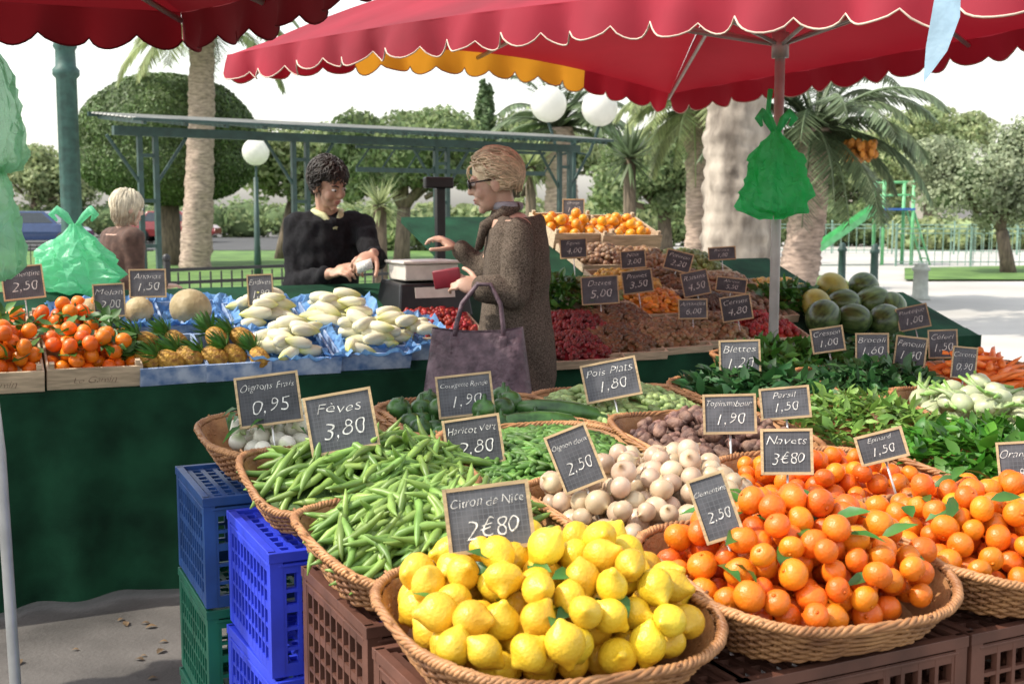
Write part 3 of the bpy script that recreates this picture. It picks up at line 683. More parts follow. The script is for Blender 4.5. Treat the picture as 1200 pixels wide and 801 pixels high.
def pod_mesh(s,L,r,m,nm):
    rg=random.Random(s); n=12; pts=[];rd=[]; b=rg.uniform(-.4,.4); c=rg.uniform(-.2,.2)
    for i in range(n):
        t=i/(n-1); x=(t-.5)*L; pts.append((x,b*L*((t-.5)**2*2-.2)+.004*math.sin(t*6+s),c*L*(t-.5)**2*2))
        e=min(1,5*t,5*(1-t))**.6; rd.append(max(.0012,r*e*(1+.16*math.sin(t*22+s))))
    return mk(MB().tube(pts,rd,7),nm,M[m])
FV=[pod_mesh(s,rnd.uniform(.12,.19),.0085,'pod','broad_bean') for s in range(8)]
GB=[pod_mesh(s+20,rnd.uniform(.12,.19),.0078,'pod','green_bean') for s in range(8)]
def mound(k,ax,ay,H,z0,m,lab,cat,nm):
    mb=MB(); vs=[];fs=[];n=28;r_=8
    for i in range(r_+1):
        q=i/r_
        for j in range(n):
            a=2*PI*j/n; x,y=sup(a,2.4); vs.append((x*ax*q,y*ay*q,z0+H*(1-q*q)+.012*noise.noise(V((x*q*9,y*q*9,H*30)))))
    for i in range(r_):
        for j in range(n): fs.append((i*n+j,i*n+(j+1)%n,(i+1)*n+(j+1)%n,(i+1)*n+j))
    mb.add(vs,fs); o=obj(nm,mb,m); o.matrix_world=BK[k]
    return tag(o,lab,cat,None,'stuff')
def pods(k,ms,n,ax,ay,H,z0,lab,cat,g,dirn=0,spread=.5,nm='pod',ox=0,oy=0):
    for i in range(n):
        a=rnd.random()*2*PI; q=math.sqrt(rnd.random()); x,y=ax*q*math.cos(a)+ox,ay*q*math.sin(a)+oy
        z=z0+H*(1-q*q)+rnd.uniform(0,.03)
        th=dirn+rnd.gauss(0,spread); sl=-2*H*q/ax*(math.cos(a)*math.cos(th)+math.sin(a)*math.sin(th))
        put(nm,rnd.choice(ms),BK[k]@Matrix.Translation((x,y,z))@Matrix.Rotation(th,4,'Z')@Matrix.Rotation(-math.atan(sl)+rnd.gauss(0,.18),4,'Y')@Matrix.Rotation(rnd.uniform(0,6.28),4,'X'),lab,cat,g)
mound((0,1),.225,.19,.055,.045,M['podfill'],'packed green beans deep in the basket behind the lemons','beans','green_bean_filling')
pods((0,1),GB,220,.215,.185,.065,.06,'long green bean in the basket behind the lemons','bean','green beans behind the lemons',.5,.75,'green_bean')
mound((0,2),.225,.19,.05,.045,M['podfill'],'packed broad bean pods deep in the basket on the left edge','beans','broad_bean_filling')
pods((0,2),FV,230,.23,.185,.06,.06,'broad bean pod in the basket under the Fèves sign','bean','broad beans on the left edge',.25,.65,'broad_bean',.03)
def small_heap(name,Mx,ax,ay,H,z0,r,n,m,lab,cat,shape=(1,1,1)):
    mb=MB(); rg=random.Random(len(lab)*7+n)
    for i in range(n):
        a=rg.random()*2*PI; q=math.sqrt(rg.random()); x,y=sup(a,3); x*=ax*q; y*=ay*q
        z=z0+H*(1-q*q)+rg.uniform(-.4,.5)*r
        mm=Matrix.Translation((x,y,z))@Matrix.Rotation(rg.uniform(0,6.28),4,'Z')@Matrix.Rotation(rg.uniform(-.6,.6),4,'X')
        mb.ell((0,0,0),(r*shape[0],r*shape[1],r*shape[2]),7,5,mm)
    vs=[(sup(2*PI*j/20,3)[0]*ax,sup(2*PI*j/20,3)[1]*ay,z0-.01) for j in range(20)]+[(sup(2*PI*j/20,3)[0]*ax*.6,sup(2*PI*j/20,3)[1]*ay*.6,z0+H*.55) for j in range(20)]
    mb.add(vs,[(j,(j+1)%20,20+(j+1)%20,20+j) for j in range(20)]+[tuple(range(20,40))])
    o=obj(name,mb,m); o.matrix_world=Mx; return tag(o,lab,cat,None,'stuff')
def hm(nm,c,var=.3,rough=.5,isl=.7): return mat(nm,c,rough,var,20,isl=isl,hue=.02)
M['pea']=hm('pea_pale',(.25,.34,.12)); M['gbean']=hm('bean_green',(.09,.2,.035))
small_heap('pea_heap',BK[(2,3)],.22,.19,.06,.065,.011,460,M['pea'],'heap of small pale green peas in a back basket','peas',(1.6,1,1))
small_heap('fine_bean_heap',BK[(1,2)],.22,.19,.055,.06,.007,620,M['gbean'],'heap of fine green beans behind the onions','beans',(4,1,1))
def leafheap(name,Mx,ax,ay,H,z0,n,L,m,lab,cat,W=.5):
    mb=MB(); rg=random.Random(n+len(lab))
    for i in range(n):
        a=rg.random()*2*PI; q=math.sqrt(rg.random()); x,y=sup(a,2.5); x*=ax*q; y*=ay*q; z=z0+H*(1-q*q)+rg.uniform(-.03,.015)
        d=V((rg.gauss(0,1)+x*3,rg.gauss(0,1)+y*3,rg.gauss(.25,.5))); l=L*rg.uniform(.6,1.25)
        mb.leaf((x,y,z),d,(rg.gauss(0,.5),rg.gauss(0,.5),1),l,l*W*rg.uniform(.7,1.2),rg.uniform(-.3,.35))
    o=obj(name,mb,m); o.matrix_world=Mx; return tag(o,lab,cat,None,'stuff')
leafheap('spinach_heap',BK[(3,1)],.22,.19,.08,.06,900,.055,M['spinach'],'heap of bright green spinach leaves at the right','spinach')
leafheap('salad_heap',BK[(3,2)],.22,.19,.06,.06,800,.055,M['paleleaf'],'heap of pale green salad leaves above the spinach','salad',.35)
leafheap('chard_heap',BK[(3,3)],.22,.19,.07,.06,800,.065,M['darkleaf'],'heap of dark leafy greens behind the purple roots','greens')
leafheap('dark_greens_heap',BK[(4,3)],.22,.19,.06,.06,800,.055,M['darkleaf'],'heap of dark greens left of the fennel','greens')
leafheap('cress_heap',BK[(4,4)],.22,.19,.06,.06,900,.06,M['leaf'],'heap of dark cress in front of the metal pole','greens')
leafheap('broccoli_heap',BK[(5,4)],.22,.19,.05,.06,900,.045,M['darkleaf'],'heap of broccoli greens left of the carrots','greens',.7)
def root_mesh(s):
    mb=MB(); mb.ell((0,0,0),(.028,.017,.017),14,10); mb.ell((.012,.012,.004),(.013,.011,.011),8,6); mb.ell((-.012,-.008,.008),(.011,.011,.01),8,6)
    mb.v=[tuple(V(p)*(1+.25*noise.noise(V(p)*60+V((s*3,0,0))))) for p in mb.v]; return mk(mb,'root_vegetable',M['turnip'])
rt=[root_mesh(s) for s in range(4)]
for p in heap(135,.215,.185,.02,.065,.045,0,.03): put('root_vegetable',rnd.choice(rt),BK[(2,2)]@Matrix.Translation(p)@rrot(),'purple brown root under the Topinambour sign','vegetable','purple roots in one basket')
rc=[mk(MB().lathe([(.004,-.03),(.02,-.029),(.031,-.018),(.035,0),(.03,.018),(.018,.028),(.006,.03),(.005,.045),(.001,.046)],16,None,lambda q,z,a:q*(1+.03*math.cos(8*a))),'round_courgette',M['courgette'])]
for p in heap(36,.205,.175,.032,.03,.05,0,.03): put('round_courgette',rc[0],BK[(1,3)]@Matrix.Translation(p)@Matrix.Rotation(rnd.uniform(-.6,.6),4,'X')@Matrix.Rotation(rnd.uniform(0,6),4,'Z'),'small round dark green courgette near the purple handbag','courgette','round courgettes in one basket')
cq=MB(); cq.tube([(-.11,0,.0),(-.1,0,.002),(-.05,.004,.006),(0,.006,.008),(.05,.004,.006),(.09,0,.002),(.1,0,0),(.12,-.002,0)],[.008,.019,.024,.025,.024,.02,.011,.008],10); cqm=mk(cq,'cucumber',M['courgette'])
put('cucumber',cqm,Matrix.Translation(at(655,484,3.33))@Matrix.Rotation(R(-5),4,'Z')@Matrix.Rotation(R(5),4,'Y')@Matrix.Scale(1.15,4),'long dark green cucumber left of the pale peas','cucumber',None)
put('cucumber',cqm,Matrix.Translation(at(628,497,3.2))@Matrix.Rotation(R(12),4,'Z')@Matrix.Scale(1.1,4),'cucumber lying in front of another cucumber','cucumber',None)
def fen(s):
    mb=MB(); mb.lathe([(.004,-.03),(.025,-.028),(.034,-.01),(.034,.01),(.025,.03),(.014,.042)],12,None,lambda q,z,a:q*(.8+.2*abs(math.cos(a))))
    for k in(-1,0,1): mb.tube([(k*.01,0,.035),(k*.02,.004*k,.07),(k*.035,.01*s*k,.12)],[.009,.008,.005],6)
    return mk(mb,'fennel_bulb',M['fennel'])
FN=[fen(s) for s in(-1,1)]
for p in heap(46,.2,.17,.032,.06,.05): put('fennel_bulb',rnd.choice(FN),BK[(4,2)]@Matrix.Translation(p)@Matrix.Rotation(rnd.uniform(0,6.3),4,'Z')@Matrix.Rotation(rnd.uniform(.9,1.8),4,'X')@Matrix.Scale(.85,4),'white and green fennel bulb in the right basket','fennel','fennel bulbs in one basket')
cr=[mk(MB().tube([(0,0,0),(.02,0,0),(.07,.003*s,0),(.12,.004*s,.002),(.15,0,0)],[.008,.014,.011,.007,.001],8),'carrot',M['carrot']) for s in(-1,1,2)]
for p in heap(90,.2,.17,.02,.12,.06): put('carrot',rnd.choice(cr),BK[(5,3)]@Matrix.Translation(p)@Matrix.Rotation(rnd.gauss(0,.5),4,'Z')@Matrix.Rotation(rnd.gauss(0,.2),4,'Y')@Matrix.Translation((-.07,0,0)),'orange carrot in the pile at the right','carrot','carrots in one basket')
for q in range(14):
    mb=MB(); mb.leaf((0,0,0),(rnd.uniform(-.9,.2),-.8,rnd.uniform(-.1,.25)),(0,0,1),rnd.uniform(.1,.15),.018,.25); o=obj('onion_leaf',mb,M['leafobj']); o.matrix_world=BK[(0,3)]@Matrix.Translation((rnd.uniform(-.18,-.02),rnd.uniform(-.04,.1),.1+.02*rnd.random())); tag(o,'green onion top lying in the leftmost basket','leaf','green onion tops')
# crates -----------------------------------------------------------
def crate_meshes(w=.48,d=.4,h=.256,nb=10):
    A=MB(); Rm=MB(); Bs=MB()
    for ax_ in(0,1):
        Ln=(w if ax_==0 else d)
        for s in(-1,1):
            def bx(mb,c,z,l,hh,t=.012,off=0):
                if ax_==0: mb.box((c,s*(d/2-.008-off),z),(l,t,hh))
                else: mb.box((s*(w/2-.008-off),c,z),(t,l,hh))
            bx(A,0,.014,Ln-.05,.026)
            for q,t in((.22,.007),(.38,.007),(.54,.016),(.68,.007)): bx(A,0,h*q,Ln-.05,t,.011-.0003*q)
            bx(A,0,h-.036,Ln-.05,.02,.0118)
            n=nb if ax_==0 else nb-2
            for k in range(n+1):
                c=-(Ln-.06)/2+(Ln-.06)*k/n
                if ax_==0 and abs(c)<.05 : bx(A,c,h*.3,.008,h*.46,.0126)
                else: bx(A,c,h*.46,.008,h*.84,.0126)
            for c in(-.062,.062):
                if ax_==0: bx(A,c,h*.72,.01,h*.36,.0131)
            bx(Rm,0,h-.012,Ln+(.004 if ax_==0 else -.016),.02,.018)
            bx(Rm,0,h-.03,Ln-.04,.005,.0165)
    for sx in(-1,1):
        for sy in(-1,1): A.box((sx*(w/2-.014),sy*(d/2-.014),h/2-.004),(.027,.027,h-.012))
    # lattice bottom, uppermost because the crates stand upside down
    for k in range(14): Bs.box((-(w-.06)/2+(w-.06)*k/13,0,h-.014),(.012,d-.03,.008))
    for k in range(9): Bs.box((0,-(d-.06)/2+(d-.06)*k/8,h-.0145),(w-.03,.012,.0075))
    return A.mesh('wall_lattice',False),Rm.mesh('rim',False),Bs.mesh('base',False)
CMS={}
def crate(c,z,mk_,label,rz=0,zs=1):
    if mk_ not in CMS:
        ms=crate_meshes(nb=11 if mk_=='cbr' else 13)
        for m_ in ms: m_.materials.append(M[mk_])
        CMS[mk_]=ms
    m=frame(c+Z*z,U,W_,Z)@Matrix.Rotation(R(rz),4,'Z')@Matrix.Diagonal((1,1,zs,1))
    t=thing('plastic_crate',label,'crate',m,'plastic crates under the baskets')
    for nm,me in zip(('wall_lattice','rim','base'),CMS[mk_]): obj(nm,me,None,t,bev=.0012 if nm=='rim' else 0)
lv=['bottom','middle','top']
for k in range(3):
    hz=lambda j:CT(j)/3
    crate(P(0,3)-U*.05-W_*.01,k*hz(3),['cg','cg','cb1'][k],['green plastic crate at the bottom of the leftmost crate stack','green plastic crate directly under the dark blue crate','dark blue plastic crate topping the leftmost crate stack'][k],rnd.uniform(-2,2),hz(3)/.258)
    crate(P(0,2)-U*.015-W_*.01,k*hz(2),'cb2',f'bright blue plastic crate, {lv[k]} of its stack',rnd.uniform(-2,2),hz(2)/.258)
    crate(P(0,1)+U*.035,k*hz(1),'cbr',f'brown plastic crate, {lv[k]} of the stack right of the blue crates',rnd.uniform(-1,1),hz(1)/.258)
    for i,w in enumerate(['under the lemon basket','under the middle orange basket','under the right orange basket','at the far right corner of the stall']):
        crate(P(i,0)+U*(.03 if i==0 else 0)+W_*.015,k*hz(0),'cbr',f'brown plastic crate, {lv[k]} of the stack {w}',rnd.uniform(-.6,.6),hz(0)/.258)
t=thing('display_table','wooden trestle table carrying the inner wicker baskets','table',frame(B0,U,W_,Z))
mb=MB()
def slope(x0,x1,y0,y1,o=0):
    z=lambda y:CT(y/DV)-.004-o
    vs=[(x,y,z(y)-e) for x in(x0,x1) for y in(y0,y1) for e in(.028,0)]
    mb.add(vs,[(0,1,3,2),(4,6,7,5),(0,4,5,1),(2,3,7,6),(0,2,6,4),(1,5,7,3)])
slope(.3,2.7,.245,1.6); slope(1.7,2.7,1.602,2.05); obj('tabletop',mb,M['board'],t,False)
for x,y in((.35,.4),(2.6,.4),(.35,1.5),(2.6,1.95)):
    mb=MB(); mb.box((x,y,(CT(y/DV)-.03)/2),(.06,.06,CT(y/DV)-.03)); obj('leg',mb,M['board'],t,False)
# ---------------------------------------------------------------- back stall
E0=V((-1.86,4.35,.82)); AL=math.atan(.35); BW=W_*math.cos(AL)+Z*math.sin(AL); BN=U.cross(BW)
def bp(s,d,h=0): return E0+U*s+BW*d+BN*h
def bM(s,d,h=0,rz=0): return frame(bp(s,d,h),U,BW,BN)@Matrix.Rotation(R(rz),4,'Z')
def project(p):
    q=p-CAM; dc=q.y*cp-q.z*sp; up=q.y*sp+q.z*cp
    return 600+F*q.x/dc, 400.5-F*up/dc
def s_at(px,d):
    a,b=-3,9
    for _ in range(50):
        m=(a+b)/2
        if project(bp(m,d))[0]<px: a=m
        else: b=m
    return a
def onb(px,py):
    d=ray(px,py); t=(E0-CAM).dot(BN)/d.dot(BN); p=CAM+d*t-E0; return p.dot(U),p.dot(BW)
st=thing('market_stall','long back market stall with sloping display draped in dark green cloth','stall',frame(V((E0.x,E0.y,0)),U,W_,Z))
inv=st.matrix_world.inverted(); SE=4.92
mb=MB()
def slab(s0,s1,d0,d1):
    vs=[inv@bp(s,d,h) for s in(s0,s1) for d in(d0,d1) for h in(-.04,-.006)]
    mb.add(vs,[(0,1,3,2),(4,6,7,5),(0,4,5,1),(2,3,7,6),(0,2,6,4),(1,5,7,3)])
slab(-.9,2.25,0,.98); slab(2.252,3.62,0,1.95); slab(3.622,4.35,0,1.2); slab(4.352,SE,0,.62); obj('display_board',mb,M['cloth'],st,False)
mb=MB(); vs=[];fs=[]; n=420; rows=[0,.04,.3,.6,.8]
for i in range(n+1):
    s=-.9+(SE+.9)*i/n
    for r,dz in enumerate(rows):
        a=dz/.8; fold=.034*a*(math.sin(s*17+1.2*math.sin(s*3.1))+.5*noise.noise(V((s*7,a,0)))*2)
        vs.append((s,-.012-.012*a+fold*.8,.822-dz+(.0 if r<4 else .006*math.sin(s*5))))
m_=len(rows)
for i in range(n):
    for r in range(m_-1): fs.append((i*m_+r,i*m_+r+1,(i+1)*m_+r+1,(i+1)*m_+r))
mb.add(vs,fs); obj('green_cloth',mb,M['cloth'],st)
mb=MB(); vs=[inv@bp(s,d,-.002) for s,d in((-.9,-.015),(SE,-.015),(SE,.1),(-.9,.1))]; mb.add(vs,[(0,1,2,3)]); obj('cloth_top_edge',mb,M['cloth'],st)
for s in(-.7,.9,2.1,3.5,4.2,4.85):
    for d in(.15,.55) if (s<2.2 or s>4) else (.15,1.75):
        p=inv@bp(s,d,-.04); mb=MB(); mb.box((p.x,p.y,p.z/2-.01),(.05,.05,p.z-.02)); obj('leg',mb,M['board'],st,False)
def tray_mesh(w,d,h,t=.008):
    A=MB(); A.box((0,-d/2+t/2,h/2),(w,t,h)); A.box((0,d/2-t/2,h/2),(w,t,h))
    for s in(-1,1): A.box((s*(w/2-t/2),0,h/2+.0005),(t,d-2*t,h-.001))
    B=MB(); B.box((0,0,.004),(w-2*t-.001,d-2*t-.001,.006)); return A,B
def woodcrate(s,d,w,dp,h,label,txt=None,m='wood',nm='wooden_crate',cat='crate',paper=False):
    t=thing(nm,label,cat,bM(s,d,0,rnd.uniform(-2,2)),'fruit boxes on the back stall'); A,B=tray_mesh(w,dp,h); obj('side_panels',A,M[m],t,False); obj('bottom_panel',B,M[m],t,False)
    if txt:
        q=MB(); put_text(q,txt,0,h*.42,w*.45,h*.34,-dp/2-.0015,.3); obj('printed_lettering',q,M['ink'],t,False)
    if nm=='wooden_crate':
        for sx in(-1,1):
            for sy in(-1,1):
                q=MB(); q.box((sx*(w/2-.018),sy*(dp/2-.018),h/2+.01),(.018,.018,h+.02)); obj('corner_post',q,M[m],t,False)
    if paper:
        q=MB(); nx,ny=18,14; vs=[];fs=[]; rg=random.Random(int(s*100+d*10))
        for i in range(nx+1):
            for j in range(ny+1):
                x=(i/nx-.5)*w*1.2+rg.uniform(-.006,.006); y=(j/ny-.5)*dp*1.14+rg.uniform(-.006,.006); e=max(abs(i/nx-.5),abs(j/ny-.5))*2
                vs.append((x,y,h*.45+(.035*(e>.8)+ .02*(e>.95))+rg.uniform(-.014,.02)))
        for i in range(nx):
            for j in range(ny): fs.append((i*(ny+1)+j,(i+1)*(ny+1)+j,(i+1)*(ny+1)+j+1,i*(ny+1)+j+1))
        q.add(vs,fs); obj('blue_paper_liner',q,M['bluepaper'],t,False)
    return t
TG=[orange_mesh(s+3,.031,'tangerine','tangerine') for s in range(2)]; CL=[orange_mesh(s+6,.031,'clem','orange') for s in range(2)]
def bheap(s,d,ms,n,ax,ay,r,H,z0,nm,lab,cat,g):
    m=bM(s,d)
    for p in heap(n,ax,ay,r,H,z0): put(nm,rnd.choice(ms),m@Matrix.Translation(p)@rrot(),lab,cat,g)
s1=s_at(108,.15); s0=s_at(-8,.15)
for s,wh,tx in((s0,'cut by the left frame edge','Le Gamin'),(s1,'second from the left','Le Gamin')):
    woodcrate(s,.16,.345,.28,.085,f'pale wooden tangerine crate, {wh}',tx)
    bheap(s,.16,TG,40,.15,.12,.0315,.075,.055,'tangerine',f'tangerine in the front wooden crate {wh}','tangerine',f'tangerines in the crate {wh}')
    s2=s-.02; woodcrate(s2,.46,.345,.28,.07,f'rear wooden tangerine crate behind the one {wh}')
    bheap(s2,.46,TG,32,.15,.12,.0315,.055,.045,'tangerine',f'tangerine in the rear crate behind the one {wh}','tangerine',f'tangerines behind the crate {wh}')
    leafheap('tangerine_leaves',bM(s,.25),.16,.2,.05,.125,100,.065,M['leaf'],f'sprigs of green leaves among the tangerines {wh}','leaves')
pb=MB().lathe([(.02,-.07),(.04,-.062),(.05,-.03),(.052,0),(.048,.035),(.036,.06),(.018,.07)],16,None,lambda q,z,a:q*(1+.05*math.cos(8*a+z*90)*math.cos(8*a-z*90))); pbm=mk(pb,'pineapple_body',M['pine'])
pc=MB(); rg=random.Random(9)
for i in range(40):
    a=i*2.4; e=i/40; pc.leaf((.012*math.cos(a),.012*math.sin(a),.062),(math.cos(a)*(1.1-e),math.sin(a)*(1.1-e),.5+e*1.3),(-math.cos(a),-math.sin(a),.6),.09+.06*e,.017,-.1)
pcm=mk(pc,'leaf_crown',M['leaf'])
for (px,d,wh) in ((195,.16,'right of the tangerine crates'),(270,.16,'left of the endive boxes')):
    s=s_at(px,d); woodcrate(s,d,.26,.3,.075,f'blue printed cardboard box of pineapples {wh}',None,'cbox',nm='cardboard_box',cat='box')
    for k in range(5):
        x=(-.08+.08*k if k<3 else -.05+.1*(k-3))+rnd.uniform(-.015,.015); y=-.085+.14*(k//3)+rnd.uniform(-.02,.02)
        t=thing('pineapple',f'small pineapple with green crown in the box {wh}','pineapple',bM(s,d)@Matrix.Translation((x,y,.072+.01*(k//3)))@Matrix.Rotation(rnd.uniform(.3,1.7),4,'Z')@Matrix.Rotation(R(-66)+rnd.uniform(-.2,.2),4,'X')@Matrix.Scale(rnd.uniform(.68,.8),4),f'pineapples in the box {wh}')
        obj('pineapple_body',pbm,None,t); obj('leaf_crown',pcm,None,t)
mlm=mk(MB().lathe([(max(.001,.062*math.cos(R(p))),.058*math.sin(R(p))) for p in range(-90,91,15)],24,None,lambda q,z,a:q*(1-.05*abs(math.cos(5*a))**6)),'melon',M['melon'])
for px,py,n,wh in((112,390,1,'behind the tangerines'),(168,388,1,'behind the pineapples'),(228,385,1,'left of the rear endives')):
    s,d=onb(px,py); woodcrate(s,d+.02,.3,.26,.07,f'blue paper lined box holding a melon {wh}',None,'cbox',nm='cardboard_box',cat='box',paper=True)
    put('melon',mlm,bM(s,d)@Matrix.Translation((-.02,.0,.095))@Matrix.Rotation(rnd.uniform(-.7,.7),4,'X')@Matrix.Rotation(rnd.uniform(-.7,.7),4,'Y')@Matrix.Scale(1.0 if px<200 else 1.45,4),f'ribbed tan melon in the box {wh}','melon',None)
def endm(s):
    return mk(MB().lathe([(.008,-.075),(.02,-.07),(.03,-.045),(.034,-.015),(.031,.02),(.022,.05),(.011,.072),(.002,.084)],14,None,lambda q,z,a:q*(1+.06*math.sin(3*a+s+z*20))),'endive',M['endive'])
EN=[endm(s) for s in range(3)]
for px,py,wh in((345,428,'front left'),(428,422,'front right'),(316,392,'rear left'),(395,390,'rear middle'),(472,412,'beside the handbag')):
    s,d=onb(px,py); d=max(d+.05,.16)
    woodcrate(s,d,.35,.28,.075,f'blue paper lined box of endives, {wh}',None,'cbox',nm='cardboard_box',cat='box',paper=True)
    for k in range(18):
        L_=0 if k<9 else (1 if k<15 else 2); x=rnd.uniform(-.125,.125)*(1-.25*L_); y=(-.105+.026*(k if k<9 else (k-9)*1.4+.6 if k<15 else (k-15)*2.2+1.8))*(1-.1*L_); z=.078+.034*L_+.01*rnd.random()
        put('endive',rnd.choice(EN),bM(s,d)@Matrix.Translation((x,y,z))@Matrix.Rotation(R(90)+rnd.gauss(0,.4)+(PI if rnd.random()<.35 else 0),4,'Z')@Matrix.Rotation(R(90)+rnd.gauss(0,.12),4,'X')@Matrix.Scale(rnd.uniform(.7,.9),4),f'pale endive in the blue lined box, {wh}','endive',f'endives in the box {wh}')
HM={k:hm('heap_'+k,c) for k,c in dict(cherry=(.19,.018,.016),date=(.15,.075,.032),nut=(.24,.14,.065),apricot=(.62,.22,.02),straw=(.3,.018,.014),raisin=(.09,.05,.03),fig=(.23,.14,.08),yellow=(.5,.31,.06),olive=(.16,.2,.05)).items()}
def tray(px,py,what,r,n,shape,lab,w=.37,dp=.34,H=.03):
    s,d=onb(px,py); woodcrate(s,d,w,dp,.04,f'shallow tray of {lab}',None,'wood',nm='display_tray',cat='tray')
    small_heap(what+'_heap',bM(s,d),w/2-.02,dp/2-.02,H,.036,r,n,HM[what],f'heap of {lab}',what,shape)
TR=[(472,388,'straw',.014,190,(1,1,1.2),'strawberries left of the scale'),(512,386,'straw',.014,190,(1,1,1.2),'strawberries behind the handbag'),
(672,412,'cherry',.012,260,(1,1,1),'dark red cherries right of the coat'),(676,388,'cherry',.013,260,(1,1,1),'red berries above the cherries'),
(722,404,'date',.013,240,(1.8,1,1),'brown dates in the front row'),(722,379,'date',.014,240,(1.8,1,1),'dark dates in the second row'),
(775,398,'nut',.014,220,(1.3,1,1),'walnuts in the front row'),(768,360,'apricot',.017,180,(1.2,1.2,.6),'dried apricots'),
(832,390,'nut',.015,220,(1.4,1,1),'almonds left of the metal pole'),(822,362,'raisin',.012,260,(1.4,1,1),'dark raisins in the third row'),
(892,388,'straw',.014,190,(1,1,1.2),'strawberries right of the metal pole'),(880,364,'fig',.02,130,(1,1,.7),'dried figs'),
(735,337,'yellow',.018,160,(1.1,1,1),'yellow plums'),(690,347,'olive',.015,220,(1.3,1,1),'green olives behind the sign'),
(795,334,'date',.014,220,(1.8,1,1),'long dates in the fourth row'),(850,340,'nut',.016,200,(1.2,1,1),'hazelnuts in the fourth row'),
(915,347,'yellow',.018,160,(1.1,1,1),'yellow peppers near the trunk'),(700,305,'fig',.02,140,(1,1,.8),'brown figs in the upper row'),
(752,310,'nut',.02,120,(1.3,1,1),'brown almonds in the upper row'),(806,312,'olive',.018,150,(1.2,1,1),'green plums in the upper row')]
for a in TR: tray(*a)
for px,py,n in((668,278,23),(722,280,23)):
    s,d=onb(px,py); wh='left' if px<700 else 'right'
    woodcrate(s,d,.4,.36,.09,f'wooden crate of oranges at the top of the display, {wh}')
    bheap(s,d,CL,n,.17,.15,.034,.05,.075,'orange',f'orange in the top display crate, {wh}','orange',f'oranges in the top {wh} crate')
leafheap('herb_heap',bM(*onb(655,355)),.2,.2,.08,.03,360,.07,M['leaf'],'heap of leafy herbs behind the tweed coat','herbs')
leafheap('herb_heap',bM(*onb(925,360)),.24,.14,.08,.03,360,.07,M['leaf'],'heap of leafy herbs behind the metal pole','herbs')
wm=[mk(MB().lathe([(max(.001,r_*math.cos(R(p))),r_*1.15*math.sin(R(p))) for p in range(-90,91,15)],20),'watermelon',M[m]) for r_,m in((.082,'watermelon'),(.09,'watermelon'),(.078,'yellowmelon'))]
for k,(px,py,q) in enumerate(((960,388,1),(996,390,0),(1032,392,1),(952,372,2),(984,372,0),(1018,370,1),(1040,376,0),(970,358,2),(1006,357,0))):
    s,d=onb(px,py); put('melon',wm[q],bM(min(s,SE-.08),d,.08+.03*(k>6))@Matrix.Rotation(rnd.uniform(0,6),4,'Z')@Matrix.Rotation(R(80)+rnd.uniform(-.3,.3),4,'X'),('yellow green' if q==2 else 'dark green')+' melon in the pile right of the metal pole','melon','yellow melons in the right pile' if q==2 else 'dark melons in the right pile')
BS=[(27,331,46,40,5,'Clémentine','2,50','far left slate sign reading Clémentine 2,50 over the tangerines'),(128,352,36,40,2,'Melon','2,00','slate sign reading Melon 2,00 below the pale green bag'),(173,332,42,34,0,'Ananas','1,50','slate sign reading Ananas 1,50 in front of the brown jacket'),(305,340,30,38,2,'Endives','1,90','slate sign reading Endives 1,90 left of the black sweater'),
(703,340,44,34,4,'Dattes','5,00','slate sign reading Dattes 5,00 right of the tweed coat'),(747,330,36,28,8,'Prunes','3,50','slate sign reading Prunes 3,50 right of the dates sign'),(672,243,26,20,0,'Orange','1,20','highest small slate sign reading Orange 1,20'),(672,291,32,24,3,'Figues','4,00','slate sign reading Figues 4,00 above the olives'),(742,304,30,22,5,'Noix','3,00','small slate sign reading Noix 3,00 under the top oranges'),(795,306,32,24,-14,'Poivron','2,20','slate sign tilted right reading Poivron 2,20'),(846,297,32,16,4,'Pommes','1,80','low slate sign reading Pommes 1,80 before the pale trunk'),
(815,332,32,30,12,'Raisins','4,50','slate sign reading Raisins 4,50 left of the pale trunk'),(857,334,36,18,-6,'Abricot','5,50','low slate sign reading Abricot 5,50 before the pale trunk'),(863,361,36,30,10,'Cerises','4,80','slate sign reading Cerises 4,80 left of the metal pole'),(812,362,34,24,2,'Amandes','6,00','slate sign reading Amandes 6,00 above the walnuts'),(1070,372,36,28,14,'Pastèque','1,00','slate sign reading Pastèque 1,00 right of the dark melons')]
for px,py,w,h,ro,a,b,l in BS:
    s,d=onb(px,py+h*.5+8); p=bp(s,min(d,1.9)); sign(px,py,w,h,p.y-(.2 if px<400 else .16),ro,a,b,l,'chalk price signs on the back stall',stk=.16)
s,d=onb(498,362); p=bp(s,d)
sc=thing('weighing_scale','black electronic weighing scale with pale pan and tall display column','scale',frame(p+Z*.03,U,W_,Z))
mb=MB(); mb.add([(-.19,-.15,-.06),(.19,-.15,-.06),(.19,.17,-.02),(-.19,.17,-.02),(-.17,-.12,.1),(.17,-.12,.1),(.17,.15,.11),(-.17,.15,.11)],[(0,1,2,3),(4,7,6,5),(0,4,5,1),(1,5,6,2),(2,6,7,3),(3,7,4,0)]); obj('housing',mb,M['blackplastic'],sc,False,.01)
mb=MB(); mb.box((0,-.137,.035),(.2,.006,.05),Matrix.Rotation(R(-10),4,'X')); obj('keypad',mb,M['whitebox'],sc,False)
mb=MB(); mb.box((0,.02,.15),(.27,.23,.075)); mb.box((0,.02,.197),(.3,.26,.014)); obj('weighing_pan',mb,M['whitebox'],sc,False,.006)
mb=MB(); mb.box((.16,.19,.27),(.045,.04,.56)); obj('display_column',mb,M['blackplastic'],sc,False,.005)
mb=MB(); mb.box((.14,.16,.575),(.15,.045,.055)); obj('display_head',mb,M['blackplastic'],sc,False,.008)
